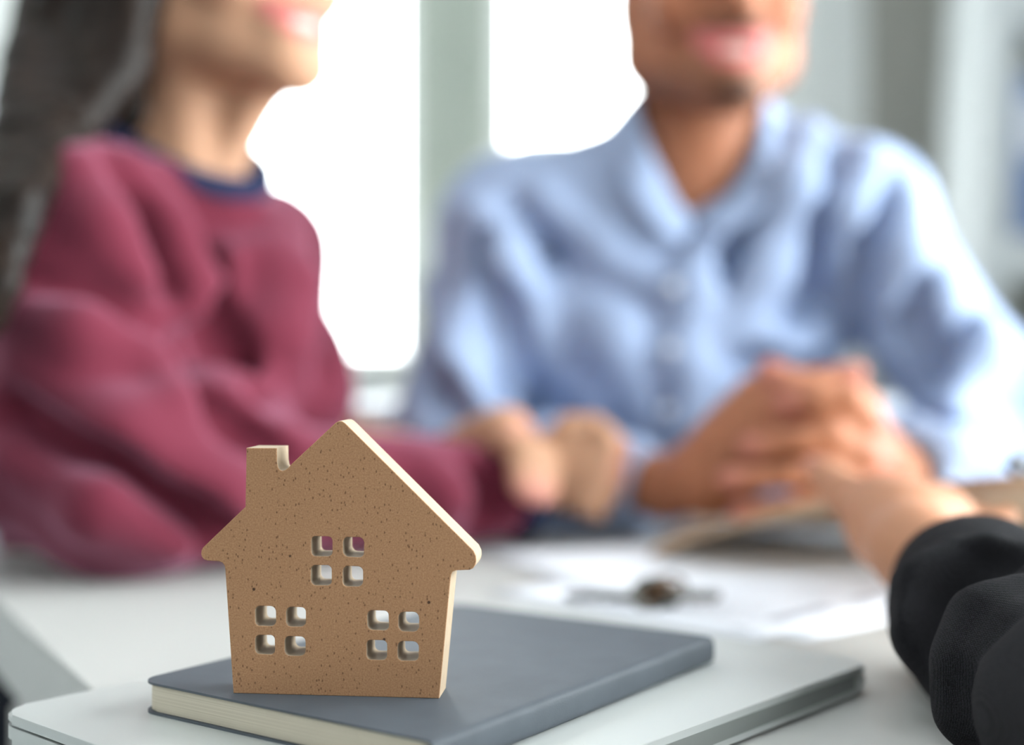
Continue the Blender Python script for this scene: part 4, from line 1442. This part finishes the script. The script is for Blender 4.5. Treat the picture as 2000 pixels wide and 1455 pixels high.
Sv.rbox(cw1 + dd * .066, (.03, .08, .08), .002, np.stack([dd, unit(np.cross(dd, UP)), unit(np.cross(dd, np.cross(dd, UP)))], 1)[:, [0, 1, 2]], .006, True)
Sv.cap(cw1 + dd * .012, cw1 + dd * .10, .033, .036, .005, True)
link('sleeve', Sv.mesh('sleeve', .0022, disp=wrinkle(41, .0006, 70)), M_SUIT, agt)
L_ = Field()
pelA = np.array([aN[0], aN[1] - .02, .56])
for sg in (-1, 1):
    kn = pelA + fA * .40 + sA * sg * .09 + [0, 0, -.05]
    L_.cap(pelA + sA * sg * .085 + [0, 0, -.04], kn, .08, .058, .04)
    ft = kn * [1, 1, 0] + fA * -.05 + [0, 0, .10]
    L_.cap(kn, ft, .055, .042, .02)
    Q = Field(); Q.cap(ft + [0, 0, -.055], ft + fA * .17 + [0, 0, -.067], .040, .030, .02)
    Q.rbox(ft + fA * .07 + [0, 0, -.089], (.040, .13, .011), .009, RA, .01)
    link('shoe', Q.mesh('shoe', .006), M_SHOE, agt)
L_.ell(pelA, (.165, .12, .11), RA, .04)
link('trousers', L_.mesh('trousers', .009, disp=wrinkle(7, .002, 40)), M_TROUS, agt)

# the figures were shaped in room coordinates: bring their parts into the frame of their own root
bpy.context.view_layer.update()
for root in (man, wom, agt):
    for ch in root.children:
        ch.data.transform(Matrix.Translation(-root.location))
        for sub in ch.children:
            sub.data.transform(Matrix.Translation(-root.location))

# ------------------------------------------------------------------ chairs
def make_chair():
    root = empty('office_chair')
    f = Field(); f.rbox((0, .0, .455), (.235, .23, .03), .028, None, .01)
    link('seat', f.mesh('seat', .009), M_CHAIR, root)
    f = Field(); f.rbox((0, .25, .86), (.255, .03, .315), .028, None, .01)
    # rounded top corners
    R45 = np.array([[math.sqrt(.5), 0, -math.sqrt(.5)], [0, 1, 0], [math.sqrt(.5), 0, math.sqrt(.5)]])
    for sg in (-1, 1):
        f.rbox((sg * .33, .25, 1.25), (.16, .1, .16), .01, R45 if sg > 0 else R45, .06, True)
    f.ell((0, .12, .8), (.22, .12, .28), None, .03, True)
    link('backrest', f.mesh('backrest', .009), M_CHAIR, root)
    for sg in (-1, 1):
        f = Field(); f.rbox((sg * .29, .03, .83), (.032, .15, .02), .018, None, .01)
        link('armrest', f.mesh('armrest', .006), M_CHAIR, root)
        bm = bmesh.new(); tube_mesh(bm, [(sg * .29, .05, .82), (sg * .295, .06, .6), (sg * .27, .05, .46), (sg * .18, .03, .432)], .014, 8); obj('arm_post', bm, M_CHAIR, root, True)
    bm = bmesh.new(); tube_mesh(bm, [(0, .20, .44), (0, .285, .47), (0, .29, .60)], .022, 8); obj('back_post', bm, M_CHAIR, root, True)
    bm = bmesh.new(); tube_mesh(bm, [(0, 0, .10), (0, 0, .43)], .026, 12); obj('gas_column', bm, M_BLACK, root, True)
    for k in range(5):
        a = 2 * math.pi * k / 5 + .3
        bm = bmesh.new(); tube_mesh(bm, [(.02 * math.cos(a), .02 * math.sin(a), .11), (.27 * math.cos(a), .27 * math.sin(a), .075)], [.022, .014], 8); lg = obj('base_arm', bm, M_CHAIR, root, True)
        bm = bmesh.new(); bmesh.ops.create_cone(bm, cap_ends=True, segments=16, radius1=.028, radius2=.028, depth=.03, matrix=Matrix.Translation((.28 * math.cos(a), .28 * math.sin(a), .0285)) @ Matrix.Rotation(a, 4, 'Z') @ Matrix.Rotation(math.pi / 2, 4, 'X')); obj('caster', bm, M_BLACK, lg)
    return root


def copy_tree(o, parent=None):
    c_ = o.copy(); COL.objects.link(c_)
    if parent is not None:
        c_.parent = parent
    for ch in list(o.children):
        copy_tree(ch, c_)
    return c_


ch1 = make_chair()
tag(ch1, 'white high-backed office chair behind the man in the blue shirt', 'chair', 'office chairs round the table')
ch2 = copy_tree(ch1); ch2['label'] = 'white office chair the woman in the wine sweatshirt sits on'
ch3 = copy_tree(ch1); ch3['label'] = 'white office chair the person in the black suit sits on'
ch1.location = (.150, 1.43, 0)
ch2.location = tuple(pel * [1, 1, 0]); ch2.rotation_euler = (0, 0, math.radians(50))
ch3.location = tuple(pelA * [1, 1, 0]); ch3.rotation_euler = (0, 0, math.radians(155))
